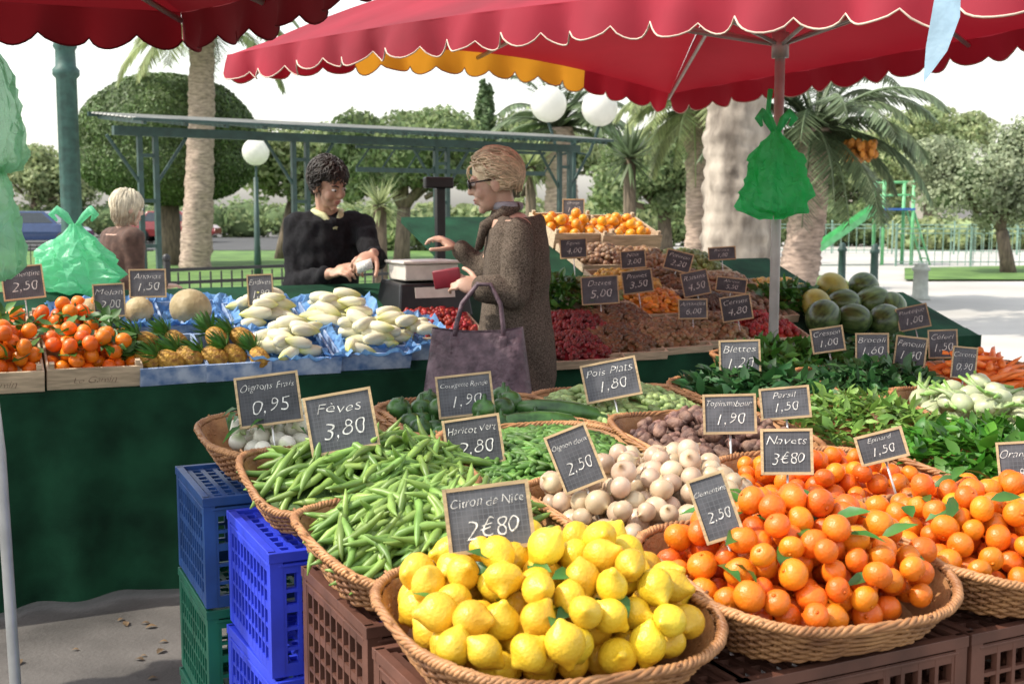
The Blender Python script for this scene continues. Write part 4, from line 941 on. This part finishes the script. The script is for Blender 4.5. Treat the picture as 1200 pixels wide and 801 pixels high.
# ---------------------------------------------------------------- canopies
def canopy(name,label,cs,apex,matroof,pole_base,valm,scw=.165,vd=.1,sag=.07,es=(.035,.035,.035,.035)):
    root=thing(name,label,'canopy',pole_base); iv=Matrix.Translation(-pole_base); apex=V(apex)
    for k in range(4):
        a,b=V(cs[k]),V(cs[(k+1)%4]); mb=MB(); vs=[];fs=[];n=24;r_=12
        for i in range(r_+1):
            f=.02+.98*i/r_
            for j in range(n+1):
                t=j/n; e=a.lerp(b,t); e.z-=es[k]*math.sin(PI*t); q=apex.lerp(e,f); q.z-=sag*math.sin(PI*f)*math.sin(PI*t)+.026*noise.noise(q*2.4)*math.sin(PI*f)+.022*noise.noise(V((t*14,f*2,k)))*math.sin(PI*f); vs.append(iv@q)
        for i in range(r_):
            for j in range(n): fs.append((i*(n+1)+j,i*(n+1)+j+1,(i+1)*(n+1)+j+1,(i+1)*(n+1)+j))
        mb.add(vs,fs); obj('roof_panel',mb,matroof,root)
        L=(b-a).length; ns=max(2,int(L/scw)); out=(a+b)/2-apex; out.z=0; out.normalize()
        for (t0,t1,mm) in valm[k]:
            vs=[];fs=[];tr=[]; m0,m1=round(ns*t0),round(ns*t1); c=0
            for j in range(m0*8,m1*8+1):
                t=j/(ns*8); e=a.lerp(b,t); e.z-=es[k]*math.sin(PI*t); rip=.03*math.sin(j*.39+k+1.5*noise.noise(V((j*.05,k,8))))+.022*noise.noise(V((j*.21,k,2)))
                dd=vd+.04*abs(math.sin(PI*j/8))**.7+.018*noise.noise(V((j*.13,k,5)))
                vs+=[iv@(e+Z*.004),iv@(e+out*(.004+rip*.5)-Z*dd*.5),iv@(e+out*(.004+rip)-Z*dd)]; tr.append(vs[-1]); c+=1
            for j in range(c-1):
                for q in(0,1): fs.append((j*3+q,j*3+q+1,j*3+q+4,j*3+q+3))
            mb=MB(); mb.add(vs,fs); vo=obj('valance',mb,mm,root); mb=MB(); mb.tube(tr,.0032,5); obj('trim_tape',mb,M['trim'] if matroof is M['red'] else matroof,vo)
    mb=MB(); mb.tube([iv@pole_base,iv@V((apex.x,apex.y,apex.z))],.021,12); obj('pole',mb,M['pole'],root)
    sl=V((apex.x,apex.y,apex.z-.78)); mb=MB(); mb.tube([iv@(sl+Z*.05),iv@(sl-Z*.05)],.036,12); obj('slider',mb,M['pole'],root)
    for k in range(4):
        for e,f in((V(cs[k]),.55),((V(cs[k])+V(cs[(k+1)%4]))/2-Z*es[k],.6)):
            q=e-Z*.03; ap=apex-Z*.06
            mb=MB(); mb.tube([iv@ap,iv@(ap.lerp(q,.5)-Z*.07),iv@q],.011,6); obj('rib',mb,M['pole'],root)
            mb=MB(); mb.tube([iv@sl,iv@(ap.lerp(q,f)-Z*.07)],.009,6); obj('strut',mb,M['pole'],root)
    return root
Lc=V((-1.32,5.65,2.21)); Fc=V((.95,7.35,2.2)); Nc=V((1.28,2.62,2.03)); Rc=V((3.45,4.4,2.5))
RD=M['red']
canopy('market_canopy','large red market canopy with scalloped edge and yellow inner valance',[Lc,Fc,Rc,Nc],(1.1,5.0,2.95),RD,V((1.1,5.0,0)),
 [[(0,.25,RD),(.25,.75,M['yellow']),(.75,1,RD)],[(0,1,RD)],[(0,1,RD)],[(0,1,RD)]],es=(-.13,.035,.035,-.05),vd=.085)
A=V((-1.25,4.62,2.24)); d1=V((-.81,-.58,0)); d2=V((.58,-.81,0))
cs=[A, A+d2*1.5, A+d2*1.5+d1*2.6, A+d1*2.6]
ap=A+d2*.75+d1*1.3
canopy('market_canopy','red canopy, painted dark as backlit, its scalloped corner hanging at the top left',cs,tuple(ap+Z*.55),M['shadedred'],V((ap.x,ap.y,0)),[[(0,1,M['shadedred'])]]*4)
mb2=MB(); mb2.tube([at(-30,300,2.9),at(0,530,2.9),at(18,800,2.9),V((at(30,900,2.9).x,2.9,0))],.014,10)
tag(obj('metal_pole',mb2,M['pole']),'leaning grey metal pole at the lower left edge','pole')
# ---------------------------------------------------------------- plastic bags
def bag(name,label,top,w,h,m,seed,handles=True,flat=.55):
    t=thing(name,label,'bag',top); mb=MB(); n=44; vs=[];fs=[]; pr=[(0,.1),(.05,.14),(.1,.2),(.2,.44),(.38,.7),(.6,.88),(.8,1.0),(.92,.95),(.98,.75),(1,.45)]
    prof=[]
    for i in range(19):
        f=i/18
        for (a,b),(c,d) in zip(pr[:-1],pr[1:]):
            if a<=f<=c: prof.append((f,b+(d-b)*(f-a)/(c-a))); break
    prof.append((1.0,.02)); rg=random.Random(seed)
    for f,r in prof:
        for k in range(n):
            a=2*PI*k/n+rg.uniform(-.05,.05); ca,sa=math.cos(a),math.sin(a)
            fold=.16*math.sin(7*a+seed+f*2+2*noise.noise(V((f*3,ca,seed))))*(1-.5*f)
            q=r*w/2*(1+.42*noise.noise(V((ca*1.8,sa*1.8,f*3+seed)))+.3*noise.noise(V((ca*5,sa*5,f*7+seed)))+rg.uniform(-.1,.1)+fold)
            vs.append((q*ca,q*sa*flat,-f*h+.12*h*noise.noise(V((ca*2,f*3+sa*2,seed)))*min(1,f*3)+rg.uniform(-.012,.012)*h*2*min(1,f*4)))
    for i in range(len(prof)-1):
        for k in range(n): fs+=[(i*n+k,i*n+(k+1)%n,(i+1)*n+(k+1)%n),(i*n+k,(i+1)*n+(k+1)%n,(i+1)*n+k)]
    mb.add(vs,fs); obj('bag_body',mb,m,t,False)
    if handles:
        for s in(-1,1):
            q=MB(); pts=[(s*.01,0,-.02*h),(s*w*.12,.01,.12*h),(s*w*.2,0,.2*h),(s*w*.26,-.01,.13*h),(s*w*.2,0,.04*h)]
            q.tube(pts,[.01,.018,.02,.016,.006],6); obj('handle',q,m,t)
    return t
bag('plastic_bag','bright green plastic bag hanging from the metal canopy pole',at(909,152,4.88),.28,.34,M['baggreen'],2)
mb=MB(); mb.tube([at(903,105,4.97),at(900,130,4.95),at(908,152,4.9)],[.012,.01,.012],6); tag(obj('bag_strip',mb,M['baggreen']),'twisted green plastic strip tying the bag to the pole','strip')
s,d=onb(92,345); pp=bp(s,d+.05)
bag('plastic_bag','pale green tied plastic bag standing behind the melons',V((pp.x,pp.y,at(92,262,pp.y).z)),.38,.31,M['bagpale'],5)
bag('plastic_bag','milky green plastic bag hanging at the upper left edge',at(-10,48,3.2),.15,.34,M['bagwhite'],8,False)
bag('plastic_bag','milky green plastic bag hanging lowest at the left edge',at(-8,180,3.2),.14,.33,M['bagwhite'],11,False)
mb=MB(); p0,p1,p2,p3=at(1100,-30,2.5),at(1126,-5,2.5),at(1110,60,2.5),at(1082,98,2.5); mb.add([p0,p1,at(1125,20,2.48),p2,p3,at(1085,55,2.53)],[(0,1,2,5),(5,2,3,4)]); tag(obj('plastic_flap',mb,M['bagblue']),'pale blue plastic flap hanging from the canopy edge','flap')
# ---------------------------------------------------------------- ground
def sheet(name,pts,z,m):
    mb=MB(); mb.add([(x,y,z) for x,y in pts],[tuple(range(len(pts)))]); return tag(obj(name,mb,m,None,False),None,None,None,'structure')
sheet('ground',[(-400,-60),(400,-60),(400,900),(-400,900)],0,M['ground'])
sheet('pavement',[(-30,7.6),(60,7.6),(60,60),(-30,60)],.004,M['pave'])
def gp(px,py): p=atz(px,py,0); return (p.x,p.y)
sheet('lawn',[gp(930,352),gp(1015,352),gp(985,325),gp(900,325)],.05,M['lawn'])
sheet('lawn',[gp(1060,330),gp(1260,330),gp(1260,312),gp(1060,316)],.05,M['lawn'])
sheet('lawn',[(-30,18),(2,18),(4,43),(-45,43)],.05,M['lawn'])
sheet('road',[(-70,44),(6,44),(6,64),(-70,64)],.03,M['road'])
dl=MB(); dl.leaf((0,0,0),(1,0,0),(0,0,1),.06,.035,.3); dlm=mk(dl,'mottle_leaf',M['dry'])
for i in range(12):  # leaves added to suggest mottled light and shade on the ground
    p=atz(rnd.uniform(15,200),rnd.uniform(715,800),0); put('mottle_leaf',dlm,Matrix.Translation((p.x,p.y,.003))@Matrix.Rotation(rnd.uniform(0,6),4,'Z')@Matrix.Scale(rnd.uniform(.35,.8),4),'small dry leaf added on the lower left ground to suggest mottled light','leaf','dry leaves added for mottled light')
# ---------------------------------------------------------------- trees
def crown(parent,clumps,n,size,m,core=0,asp=.55,tight=.45):
    c=np.array([q[:3] for q in clumps]); r=np.array([q[3:6] for q in clumps]); w=(r.prod(1))**.66; w/=w.sum()
    idx=nr.choice(len(clumps),n,p=w); d=nr.normal(size=(n,3)); d/=np.linalg.norm(d,axis=1)[:,None]
    f=1-tight*nr.rand(n)**1.8; f*=1+min(.12,tight*.3)*np.sin(d[:,0]*7+idx)*np.sin(d[:,2]*6+idx*2)
    pos=c[idx]+d*r[idx]*f[:,None]
    a=nr.normal(size=(n,3)); a-=d*(a*d).sum(1)[:,None]*.5; a/=np.linalg.norm(a,axis=1)[:,None]; b=np.cross(a,d+.6*nr.normal(size=(n,3))); b/=np.linalg.norm(b,axis=1)[:,None]
    s=size*(.6+.8*nr.rand(n))[:,None]
    vs=np.concatenate([pos-a*s*.5,pos+b*s*asp*.5,pos+a*s*.5,pos-b*s*asp*.5],1).reshape(-1,3)
    fs=np.arange(n*4).reshape(-1,4)
    me=bpy.data.meshes.new('crown'); me.from_pydata(vs.tolist(),[],fs.tolist()); me.update()
    o=obj('crown',me,m,parent)
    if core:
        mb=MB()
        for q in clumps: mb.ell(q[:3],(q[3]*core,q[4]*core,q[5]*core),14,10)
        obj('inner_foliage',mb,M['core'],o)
    return o
def tree(name,label,Y,px,blobs,n,leafsize,m,trunk_r,bark,base_px=None,core=0,sub=10,subr=.45,tight=.45):
    b=at(base_px or px,300,Y); base=V((b.x,Y,0)); root=thing(name,label,'tree',base); cl=[]; rg=random.Random(int(px*3+Y))
    limbs=[]
    for (bx,by,rx,ry) in blobs:
        c=at(bx,by,Y)-base; k=Y/F; RX,RZ=rx*k,ry*k; RY=RX*.85
        limbs.append(c.copy())
        if sub==0: cl.append((c.x,c.y,c.z,RX,RY,RZ)); continue
        cl.append((c.x,c.y,c.z,RX*.72,RY*.72,RZ*.72))
        for i in range(sub):
            d=V((rg.gauss(0,1),rg.gauss(0,1),rg.gauss(.15,.8))).normalized(); q=rg.uniform(.55,.85); e=rg.uniform(.7,1.2)*subr
            cl.append((c.x+d.x*RX*q,c.y+d.y*RY*q,c.z+d.z*RZ*q,RX*e,RY*e,RZ*e))
    crown(root,cl,n,leafsize,m,core,tight=tight)
    mb=MB(); zt=min(c.z for c in limbs); fork=V((sum(c.x for c in limbs)/len(limbs)*.5,0,zt*.6))
    mb.tube([(0,0,-.05),(fork.x*.3,0,fork.z*.35),fork],[trunk_r*1.25,trunk_r,trunk_r*.85],9)
    for c in limbs: mb.tube([fork,fork.lerp(c,.5)+V((0,.1,.1)),c],[trunk_r*.7,trunk_r*.45,trunk_r*.2],7)
    for q in cl[1::3]: mb.tube([fork.lerp(V(q[:3]),.35),fork.lerp(V(q[:3]),.7),V(q[:3])],[trunk_r*.35,trunk_r*.25,trunk_r*.1],5)
    obj('trunk',mb,bark,root); return root
def palm(name,label,Y,px,py,n,L,m,trunk_r,bark,droop=1.0,base_px=None,width=.5,up=(.1,1.0),dates=False):
    c=at(px,py,Y); bx=at(base_px or px,300,Y).x; base=V((bx,Y,0)); root=thing(name,label,'palm tree',base); c=c-base; rg=random.Random(int(px+py))
    mb=MB(); pts=[];rd=[]; N_=60
    for i in range(N_+1):
        t=i/N_; pts.append(V((0,0,0)).lerp(c,t)+V((.06*math.sin(t*3),0,0))); rd.append(trunk_r*(1.12-.3*t+.05*(i%2)+.05*rg.random()))
    mb.tube(pts,rd,16); mb.v=[tuple(V(p)+V((.05*noise.noise(V(p)*5),.05*noise.noise(V(p)*5+V((9,0,0))),0))) for p in mb.v]; obj('trunk',mb,bark,root)
    mb=MB()
    for i in range(n):
        a=i*2.39996+rg.uniform(-.2,.2); el=rg.uniform(*up); l=L*rg.uniform(.8,1.1); d=V((math.cos(a)*math.cos(el),math.sin(a)*math.cos(el),math.sin(el))); p=c.copy(); st_=14
        P_=[p.copy()]
        for q in range(st_):
            p=p+d*l/st_; d=(d+V((0,0,-.13*droop*(q+2)/st_*1.3))).normalized(); P_.append(p.copy())
        mb.tube(P_,[.03*trunk_r/.25*(1-q/(st_+1))+.006 for q in range(st_+1)],4)
        for q in range(2,st_+1):
            for k in(0,.33,.66):
                b=P_[q-1].lerp(P_[q],k); t=(P_[q]-P_[q-1]).normalized(); sd=t.cross(Z); 
                if sd.length<.05: sd=t.orthogonal()
                sd.normalize(); ll=L*width*math.sin(PI*min(1,(q+1)/(st_+3)))*rg.uniform(.75,1.1)*.55
                for s in(-1,1): mb.blade(b,(sd*s+t*.75+V((0,0,-.25-.3*rg.random()))),Z,ll,.035*L/2+.01)
    obj('fronds',mb,m,root)
    if dates:
        mb=MB()
        for i in range(110):
            a=rg.uniform(0,.9)-.6; r_=rg.uniform(.2,.75); mb.ell((c.x+.25+r_*math.cos(a)*.7,c.y-.4+.3*rg.gauss(0,1),c.z-.25-.25*rg.random()),(.05,.05,.07),5,4)
        tag(obj('date_cluster',mb,M['dates'],root),None,None,None,'stuff')
    return root
def spiky(name,label,Y,px,py,rpx,m,n=120,base_px=None):
    c=at(px,py,Y); base=V((at(base_px or px,300,Y).x,Y,0)); root=thing(name,label,'plant',base); c=c-base; r=rpx*Y/F; mb=MB(); rg=random.Random(int(px))
    for i in range(n):
        d=V((rg.gauss(0,1),rg.gauss(0,1),rg.gauss(.3,.8))).normalized(); mb.blade(c,d,Z if abs(d.z)<.9 else V((1,0,0)),r*rg.uniform(.8,1.1),r*.09)
    obj('leaves',mb,m,root); mb=MB(); mb.tube([(0,0,0),(c.x*.5,.0,c.z*.5),c],[.14,.11,.1],8); obj('trunk',mb,M['bark'],root)
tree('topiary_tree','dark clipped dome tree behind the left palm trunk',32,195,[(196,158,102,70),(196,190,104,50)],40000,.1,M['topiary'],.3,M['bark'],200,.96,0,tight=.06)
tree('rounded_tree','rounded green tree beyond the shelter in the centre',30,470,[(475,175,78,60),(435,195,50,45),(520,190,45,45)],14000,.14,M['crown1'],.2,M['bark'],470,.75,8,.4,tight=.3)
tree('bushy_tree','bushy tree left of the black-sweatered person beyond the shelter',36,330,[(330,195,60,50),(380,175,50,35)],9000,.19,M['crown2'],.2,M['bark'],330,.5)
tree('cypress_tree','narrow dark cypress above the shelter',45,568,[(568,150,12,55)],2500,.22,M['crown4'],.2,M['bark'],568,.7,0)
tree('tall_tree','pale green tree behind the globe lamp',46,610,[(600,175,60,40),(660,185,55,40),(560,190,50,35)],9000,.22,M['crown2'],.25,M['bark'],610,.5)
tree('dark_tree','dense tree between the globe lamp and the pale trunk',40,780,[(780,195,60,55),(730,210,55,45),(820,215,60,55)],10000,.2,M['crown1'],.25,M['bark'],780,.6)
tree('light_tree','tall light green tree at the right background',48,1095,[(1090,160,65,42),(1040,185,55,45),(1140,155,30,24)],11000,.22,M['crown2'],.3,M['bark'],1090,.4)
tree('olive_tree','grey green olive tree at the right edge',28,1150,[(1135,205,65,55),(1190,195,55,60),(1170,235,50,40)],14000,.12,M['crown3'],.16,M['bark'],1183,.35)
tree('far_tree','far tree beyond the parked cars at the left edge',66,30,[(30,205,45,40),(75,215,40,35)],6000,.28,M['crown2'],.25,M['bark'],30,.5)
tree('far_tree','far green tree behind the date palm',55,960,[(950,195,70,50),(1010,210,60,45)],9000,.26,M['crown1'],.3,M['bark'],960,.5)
for k,(x0,x1,py,Y,m,l) in enumerate(((-60,420,238,66,'crown1','long hedge beyond the parked cars'),(400,760,240,44,'crown2','leafy shrub belt beyond the shelter'),(760,1060,240,50,'crown1','shrub belt behind the playground'),(1050,1260,258,46,'crown2','low hedge behind the playground fence'))):
    a=at(x0,py,Y);b=at(x1,py,Y); root=thing('hedge',l,'hedge',V((a.x,Y,0))); n=9; h=a.z
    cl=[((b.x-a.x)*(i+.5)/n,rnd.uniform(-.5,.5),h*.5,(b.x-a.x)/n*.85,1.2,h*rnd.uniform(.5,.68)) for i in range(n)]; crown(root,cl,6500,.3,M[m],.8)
palm('palm_tree','tall palm with pinkish trunk at the left',30,236,28,34,2.6,M['palmpale'],.33,M['palmbark'],1.5,228,up=(-.3,1.2))
palm('date_palm','dark date palm with orange fruit behind the pale trunk',19,955,150,44,2.1,M['palm'],.28,M['palmbark'],1.3,930,up=(-.4,1.2),dates=True)
palm('date_palm','pale drooping palm left of the pale trunk',22,812,130,34,1.7,M['palmpale'],.2,M['palmbark'],1.6,815,up=(-.6,1.0))
palm('palm_tree','palm behind the globe lamps',26,655,150,30,2.0,M['palm'],.35,M['palmbark'],1.2,655,up=(-.2,1.2))
spiky('yucca_plant','spiky yucca left of the pale drooping palm',20,738,185,48,M['palm'],150)
spiky('yucca_plant','spiky pale yucca above the tweed coat',24,622,195,44,M['palmpale'],140)
spiky('yucca_plant','low spiky yucca between the two traders',18,445,240,40,M['palmpale'],120)
b=at(868,300,14); root=thing('plane_tree','massive pale barked tree trunk rising behind the display','tree',V((b.x,14,0)))
mb=MB(); pts=[];rd=[]
for i in range(90): t=i/89; pts.append((-.05*math.sin(t*4)-.06*t,0,4.6*t)); rd.append(.39-.05*t+.16*math.exp(-t*9)+.01*math.sin(i*1.7)+.01*math.sin(i*.6))
mb.tube(pts,rd,56); vs=[]
for p in mb.v:
    q=V(p); d=V((q.x,q.y,0)); vs.append(tuple(q+d*(.05*noise.noise(q*2.5)+.07*noise.noise(V((q.x*8,q.y*8,q.z*3)))+.06*noise.noise(V((q.x*18,q.y*18,q.z*11))))))
mb.v=vs; obj('trunk',mb,M['planebark'],root)
for e in((1.2,.3,6.3),(-1.4,.2,6.2),(.1,-1.2,6.4),(.3,1.3,6.6)):
    mb=MB(); mb.tube([(-.1,0,4.5),V((-.1,0,4.5)).lerp(V(e),.5)+V((0,0,.15)),e],[.24,.17,.09],9); obj('limb',mb,M['planebark'],root)
crown(root,[(0,0,6.9,2.4,2.2,1.1),(1.3,.3,6.7,1.2,1.2,.9),(-1.4,.2,6.7,1.2,1.2,.9)],6000,.2,M['crown1'])
# ---------------------------------------------------------------- street things
b=at(86,300,14); lp=thing('lamp_post','dark green fluted cast iron lamp post at the left','lamp post',V((b.x,14,0)))
mb=MB(); mb.lathe([(.22,0),(.22,.25),(.16,.32),(.15,.8),(.125,.85),(.12,1.0),(.115,3.0),(.15,3.04),(.15,3.1),(.115,3.14),(.11,3.32),(.135,3.36),(.12,3.42),(.06,3.55),(.05,4.4)],40,None,lambda q,z,a:q*(1+.05*math.cos(10*a)*(z>.9)*(z<3))); obj('column',mb,M['postgreen'],lp)
mb=MB(); mb.ell((0,0,4.62),(.24,.24,.26),16,12); obj('globe',mb,M['globe'],lp)
def globelamp(px,py,Y,label,arms):
    c=at(px,py,Y); t=thing('globe_lamp',label,'lamp post',V((c.x,Y,0))); mb=MB(); mb.tube([(0,0,0),(0,0,.8),(0,0,c.z-.5)],[.09,.06,.045],10)
    for dx,dz in arms: mb.tube([(0,0,c.z-.7),(dx*.6,0,c.z-.75),(dx,0,c.z+dz-.25)],.025,7)
    obj('column',mb,M['shelter'],t)
    for dx,dz in arms:
        mb=MB(); mb.ell((dx,0,c.z+dz),(.27,.27,.27),18,12); obj('globe',mb,M['globe'],t)
globelamp(672,122,18,'lamp post with two white globes under the canopy edge',[(-.37,.0),(.39,-.06)])
globelamp(299,178,24,'lamp post with one white globe beside the topiary',[(0.01,0)])
a0=V((at(145,300,13).x,13,0)); a1=V((at(688,300,17).x,17,0)); ud=(a1-a0).normalized(); vd_=V((-ud.y,ud.x,0)); Ls=(a1-a0).length
sh=thing('shelter','long dark green metal shelter with a flat pale slatted roof','shelter',frame(a0,ud,vd_,Z))
mb=MB()
for i in range(11):
    y=-.45+1.3*i/10; z=2.46+.1*(y+.45); mb.box((Ls/2,y,z),(Ls,.085,.014))
obj('roof',mb,M['shelterroof'],sh,False)
mb=MB(); mb.box((Ls/2,-.5,2.44),(Ls+.06,.03,.03)); mb.box((Ls/2,.93,2.58),(Ls+.06,.04,.05)); mb.box((Ls/2,.2,2.36),(Ls,.08,.1)); obj('beam',mb,M['shelter'],sh,False)
for i in range(15):
    x=.1+(Ls-.2)*i/14; mb=MB(); mb.add([(x-.018,-.5,2.39),(x+.018,-.5,2.39),(x+.018,.93,2.53),(x-.018,.93,2.53),(x-.018,-.5,2.43),(x+.018,-.5,2.43),(x+.018,.93,2.57),(x-.018,.93,2.57)],[(0,3,2,1),(4,5,6,7),(0,1,5,4),(1,2,6,5),(2,3,7,6),(3,0,4,7)]); obj('rafter',mb,M['shelter'],sh,False)
for px in(183,362,528,672):
    best=min(range(1000),key=lambda q:abs(project(a0+ud*Ls*q/1000+Z*1.5)[0]-px)); x=Ls*best/1000
    mb=MB()
    for o in(-.09,.09): mb.box((x+o,.2,1.16),(.055,.055,2.3))
    for zz in(.6,1.1,1.6,2.1): mb.box((x,.2,zz),(.125,.04,.04))
    for o in(-1,1): mb.tube([(x+o*.1,.2,1.8),(x+o*.45,.2,2.31)],.02,6)
    mb.box((x,.2,.015),(.36,.2,.03)); obj('post',mb,M['shelter'],sh,False)
mb=MB(); mb.box((Ls/2+1.2,.2,2.0),(3.0,.03,.06)); mb.box((Ls/2+1.2,.2,2.28),(3.0,.03,.04)); 
for i in range(9): mb.tube([(Ls/2-.3+.375*i,.2,2.02),(Ls/2-.3+.375*(i+.5),.2,2.26)],.012,5)
obj('truss',mb,M['shelter'],sh,False)
def fence(label,p0,p1,h,m,sp=.11,r=.008,nm='railing_fence'):
    d=(p1-p0); L=d.length; d.normalize(); n=V((-d.y,d.x,0)); t=thing(nm,label,'fence',frame(p0,d,n,Z)); mb=MB()
    for z in(.12,h-.12,h): mb.box((L/2,0,z),(L,.025,.03))
    k=int(L/sp)
    for i in range(1,k): mb.box((L*i/k,0,h/2),(r*1.6,r*1.6,h-.05))
    obj('railing',mb,m,t,False)
    for i in range(int(L/2)+1):
        q=MB(); q.box((min(L,2*i),0,h/2+.04),(.05,.05,h+.08)); q.ell((min(L,2*i),0,h+.11),.04,8,6); obj('post',q,m,t,False)
def gv(px,Y): return V((at(px,300,Y).x,Y,0))
fence('black railing fence behind the black-sweatered person',gv(195,11),gv(560,13.5),.95,M['blackplastic'])
fence('dark railing fence at the left beyond the cars',gv(-20,20),gv(180,20),.95,M['blackplastic'])
fence('green railing fence around the playground',gv(905,42),gv(1200,40),1.0,M['palefence'],.25,.014)
fence('pale railing fence beside the olive tree',gv(1050,32),gv(1240,32),1.0,M['palefence'],.2,.01)
def car(px,Y,label,m,yaw=0):
    t=thing('parked_car',label,'car',frame(gv(px,Y)+Z*.03,V((math.cos(yaw),math.sin(yaw),0)),V((-math.sin(yaw),math.cos(yaw),0)),Z),'cars parked beyond the fence')
    sec=[(-2.0,.45,.72),(-1.9,.3,.88),(-1.2,.28,.92),(0,.28,.95),(1.0,.28,.93),(1.8,.3,.78),(2.0,.42,.62)]
    mb=MB(); vs=[];fs=[]
    for x,z0,z1 in sec:
        w=.84-.06*(abs(x)>1.7)
        vs+=[(x,-w,z0),(x,-w-.02,(z0+z1)/2),(x,-w+.05,z1),(x,w-.05,z1),(x,w+.02,(z0+z1)/2),(x,w,z0)]
    for i in range(len(sec)-1):
        for k in range(6): fs.append((i*6+k,i*6+(k+1)%6,(i+1)*6+(k+1)%6,(i+1)*6+k))
    fs+=[(0,1,2,3,4,5),tuple(36+k for k in(5,4,3,2,1,0))]; mb.add(vs,fs)
    mb.add([(-1.5,-.78,.9),(1.0,-.78,.9),(.45,-.6,1.42),(-1.05,-.6,1.42),(-1.5,.78,.9),(1.0,.78,.9),(.45,.6,1.42),(-1.05,.6,1.42)],[(0,1,2,3),(4,7,6,5),(1,5,6,2),(0,3,7,4),(2,6,7,3)]); obj('body',mb,m,t,False,.03)
    for s in(-1,1):
        q=MB(); q.add([(-1.3,s*.772,.96),(.82,s*.772,.96),(.38,s*.625,1.36),(-.98,s*.625,1.36)],[(0,1,2,3)]); obj('side_window',q,M['window'],t,False)
        for x in(-1.25,1.25):
            q=MB(); q.tube([(x,s*.7,.31),(x,s*.88,.31)],.31,18); obj('wheel',q,M['tyre'],t)
    q=MB(); q.add([(.96,-.68,.96),(.96,.68,.96),(.54,.54,1.36),(.54,-.54,1.36)],[(0,1,2,3)]); obj('windscreen',q,M['window'],t,False)
car(45,48,'dark blue car parked left of the lamp post',M['carblue'],.1); car(205,55,'red car parked behind the left palm trunk',M['carred'],.05)
g=gv(1005,33); sl=thing('playground_slide','green playground slide with ladder and platform','slide',g)
mb=MB(); a=V((.55,0,1.55)); b=V((-1.35,-.5,.3)); mb.add([a+V((0,-.4,0)),a+V((0,.4,0)),b+V((0,.4,0)),b+V((0,-.4,0)),b+V((-.4,.4,-.06)),b+V((-.4,-.4,-.06))],[(0,1,2,3),(3,2,4,5)])
for s in(-.4,.4): mb.add([a+V((0,s,0)),b+V((0,s,0)),b+V((0,s,.2)),a+V((0,s,.2))],[(0,1,2,3)])
obj('chute',mb,M['slide'],sl,False)
mb=MB(); mb.box((.95,0,1.52),(.9,.9,.06)); obj('platform',mb,M['bluetop'],sl,False)
for x in(.55,1.35):
    for y in(-.4,.4): q=MB(); q.tube([(x,y,0),(x,y,2.3)],.05,8); obj('post',q,M['slide'],sl)
q=MB()
for y in(-.4,.4): q.tube([(.55,y,1.9),(1.35,y,1.9)],.03,6); q.tube([(.55,y,2.25),(1.35,y,2.25)],.03,6)
obj('guard_rail',q,M['slide'],sl)
q=MB()
for y in(-.3,.3): q.tube([(1.4,y,1.5),(1.9,y,0)],.03,6)
for i in range(5): q.tube([(1.45+.09*i,-.3,1.3-.28*i),(1.45+.09*i,.3,1.3-.28*i)],.02,6)
obj('ladder',q,M['slide'],sl)
def bollard(px,Y,h,r,m,label):
    t=MB(); t.lathe([(r*1.25,0),(r*1.25,.05),(r,.08),(r*.9,h*.78),(r*1.15,h*.8),(r*1.15,h*.86),(r*.8,h*.9),(r*.9,h*.96),(r*.3,h)],14); o=obj('bollard',t,m); o.location=gv(px,Y); tag(o,label,'bollard','bollards on the paving')
bollard(987,24,.85,.08,M['shelter'],'dark green bollard left of the slide foot'); bollard(1025,23,.85,.08,M['shelter'],'dark green bollard right of the slide'); bollard(1080,20,.62,.13,M['concrete'],'short pale bollard on the open paving'); bollard(1178,30,1.0,.09,M['shelter'],'dark bollard under the olive tree')
hs=thing('house','pale far house showing between the trees','building',gv(985,85)); mb=MB(); mb.box((0,0,2.6),(12,6,5.2)); obj('wall',mb,M['housewall'],hs,False)
mb=MB(); mb.add([(-6.3,-3.3,5.2),(6.3,-3.3,5.2),(6.3,3.3,5.2),(-6.3,3.3,5.2),(-6.3,0,7),(6.3,0,7)],[(0,1,5,4),(2,3,4,5),(0,4,3),(1,2,5)]); obj('roof',mb,M['roof'],hs,False)
for x in(-4,-1.3,1.3,4): q=MB(); q.box((x,-3.01,3.6),(1,.06,1.4)); obj('window',q,M['window'],hs,False)
# ---------------------------------------------------------------- light, world, camera
el=R(50); sdv=V((-.92,-.2,0)).normalized(); sdv=V((sdv.x*math.cos(el),sdv.y*math.cos(el),math.sin(el)))
sun=bpy.data.lights.new('sun','SUN'); sun.energy=4.6; sun.angle=R(.5); sun.color=(1,.92,.79); so=link(bpy.data.objects.new('sun',sun)); so.rotation_euler=sdv.to_track_quat('Z','Y').to_euler()
w=bpy.data.worlds.new('World'); S.world=w; w.use_nodes=True; N=w.node_tree.nodes; L=w.node_tree.links; bg=N['Background']
sky=N.new('ShaderNodeTexSky'); sky.sky_type='NISHITA'; sky.sun_disc=False; sky.sun_elevation=el; sky.sun_rotation=math.atan2(sdv.x,sdv.y); sky.dust_density=2; sky.air_density=1.6
hs_=N.new('ShaderNodeHueSaturation'); hs_.inputs['Saturation'].default_value=.3; hs_.inputs['Value'].default_value=2.05; L.new(sky.outputs[0],hs_.inputs['Color']); L.new(hs_.outputs[0],bg.inputs[0]); bg.inputs[1].default_value=.15
cam=bpy.data.cameras.new('camera'); cam.sensor_width=36; cam.lens=36*F/1200; cam.clip_end=2000; cam.clip_start=.05
cam.dof.use_dof=True; cam.dof.focus_distance=3.0; cam.dof.aperture_fstop=8
co=link(bpy.data.objects.new('camera',cam)); co.location=CAM; co.rotation_euler=(R(90)-PITCH,0,0); S.camera=co
S.view_settings.view_transform='Standard'; S.view_settings.look='None'; S.view_settings.exposure=0
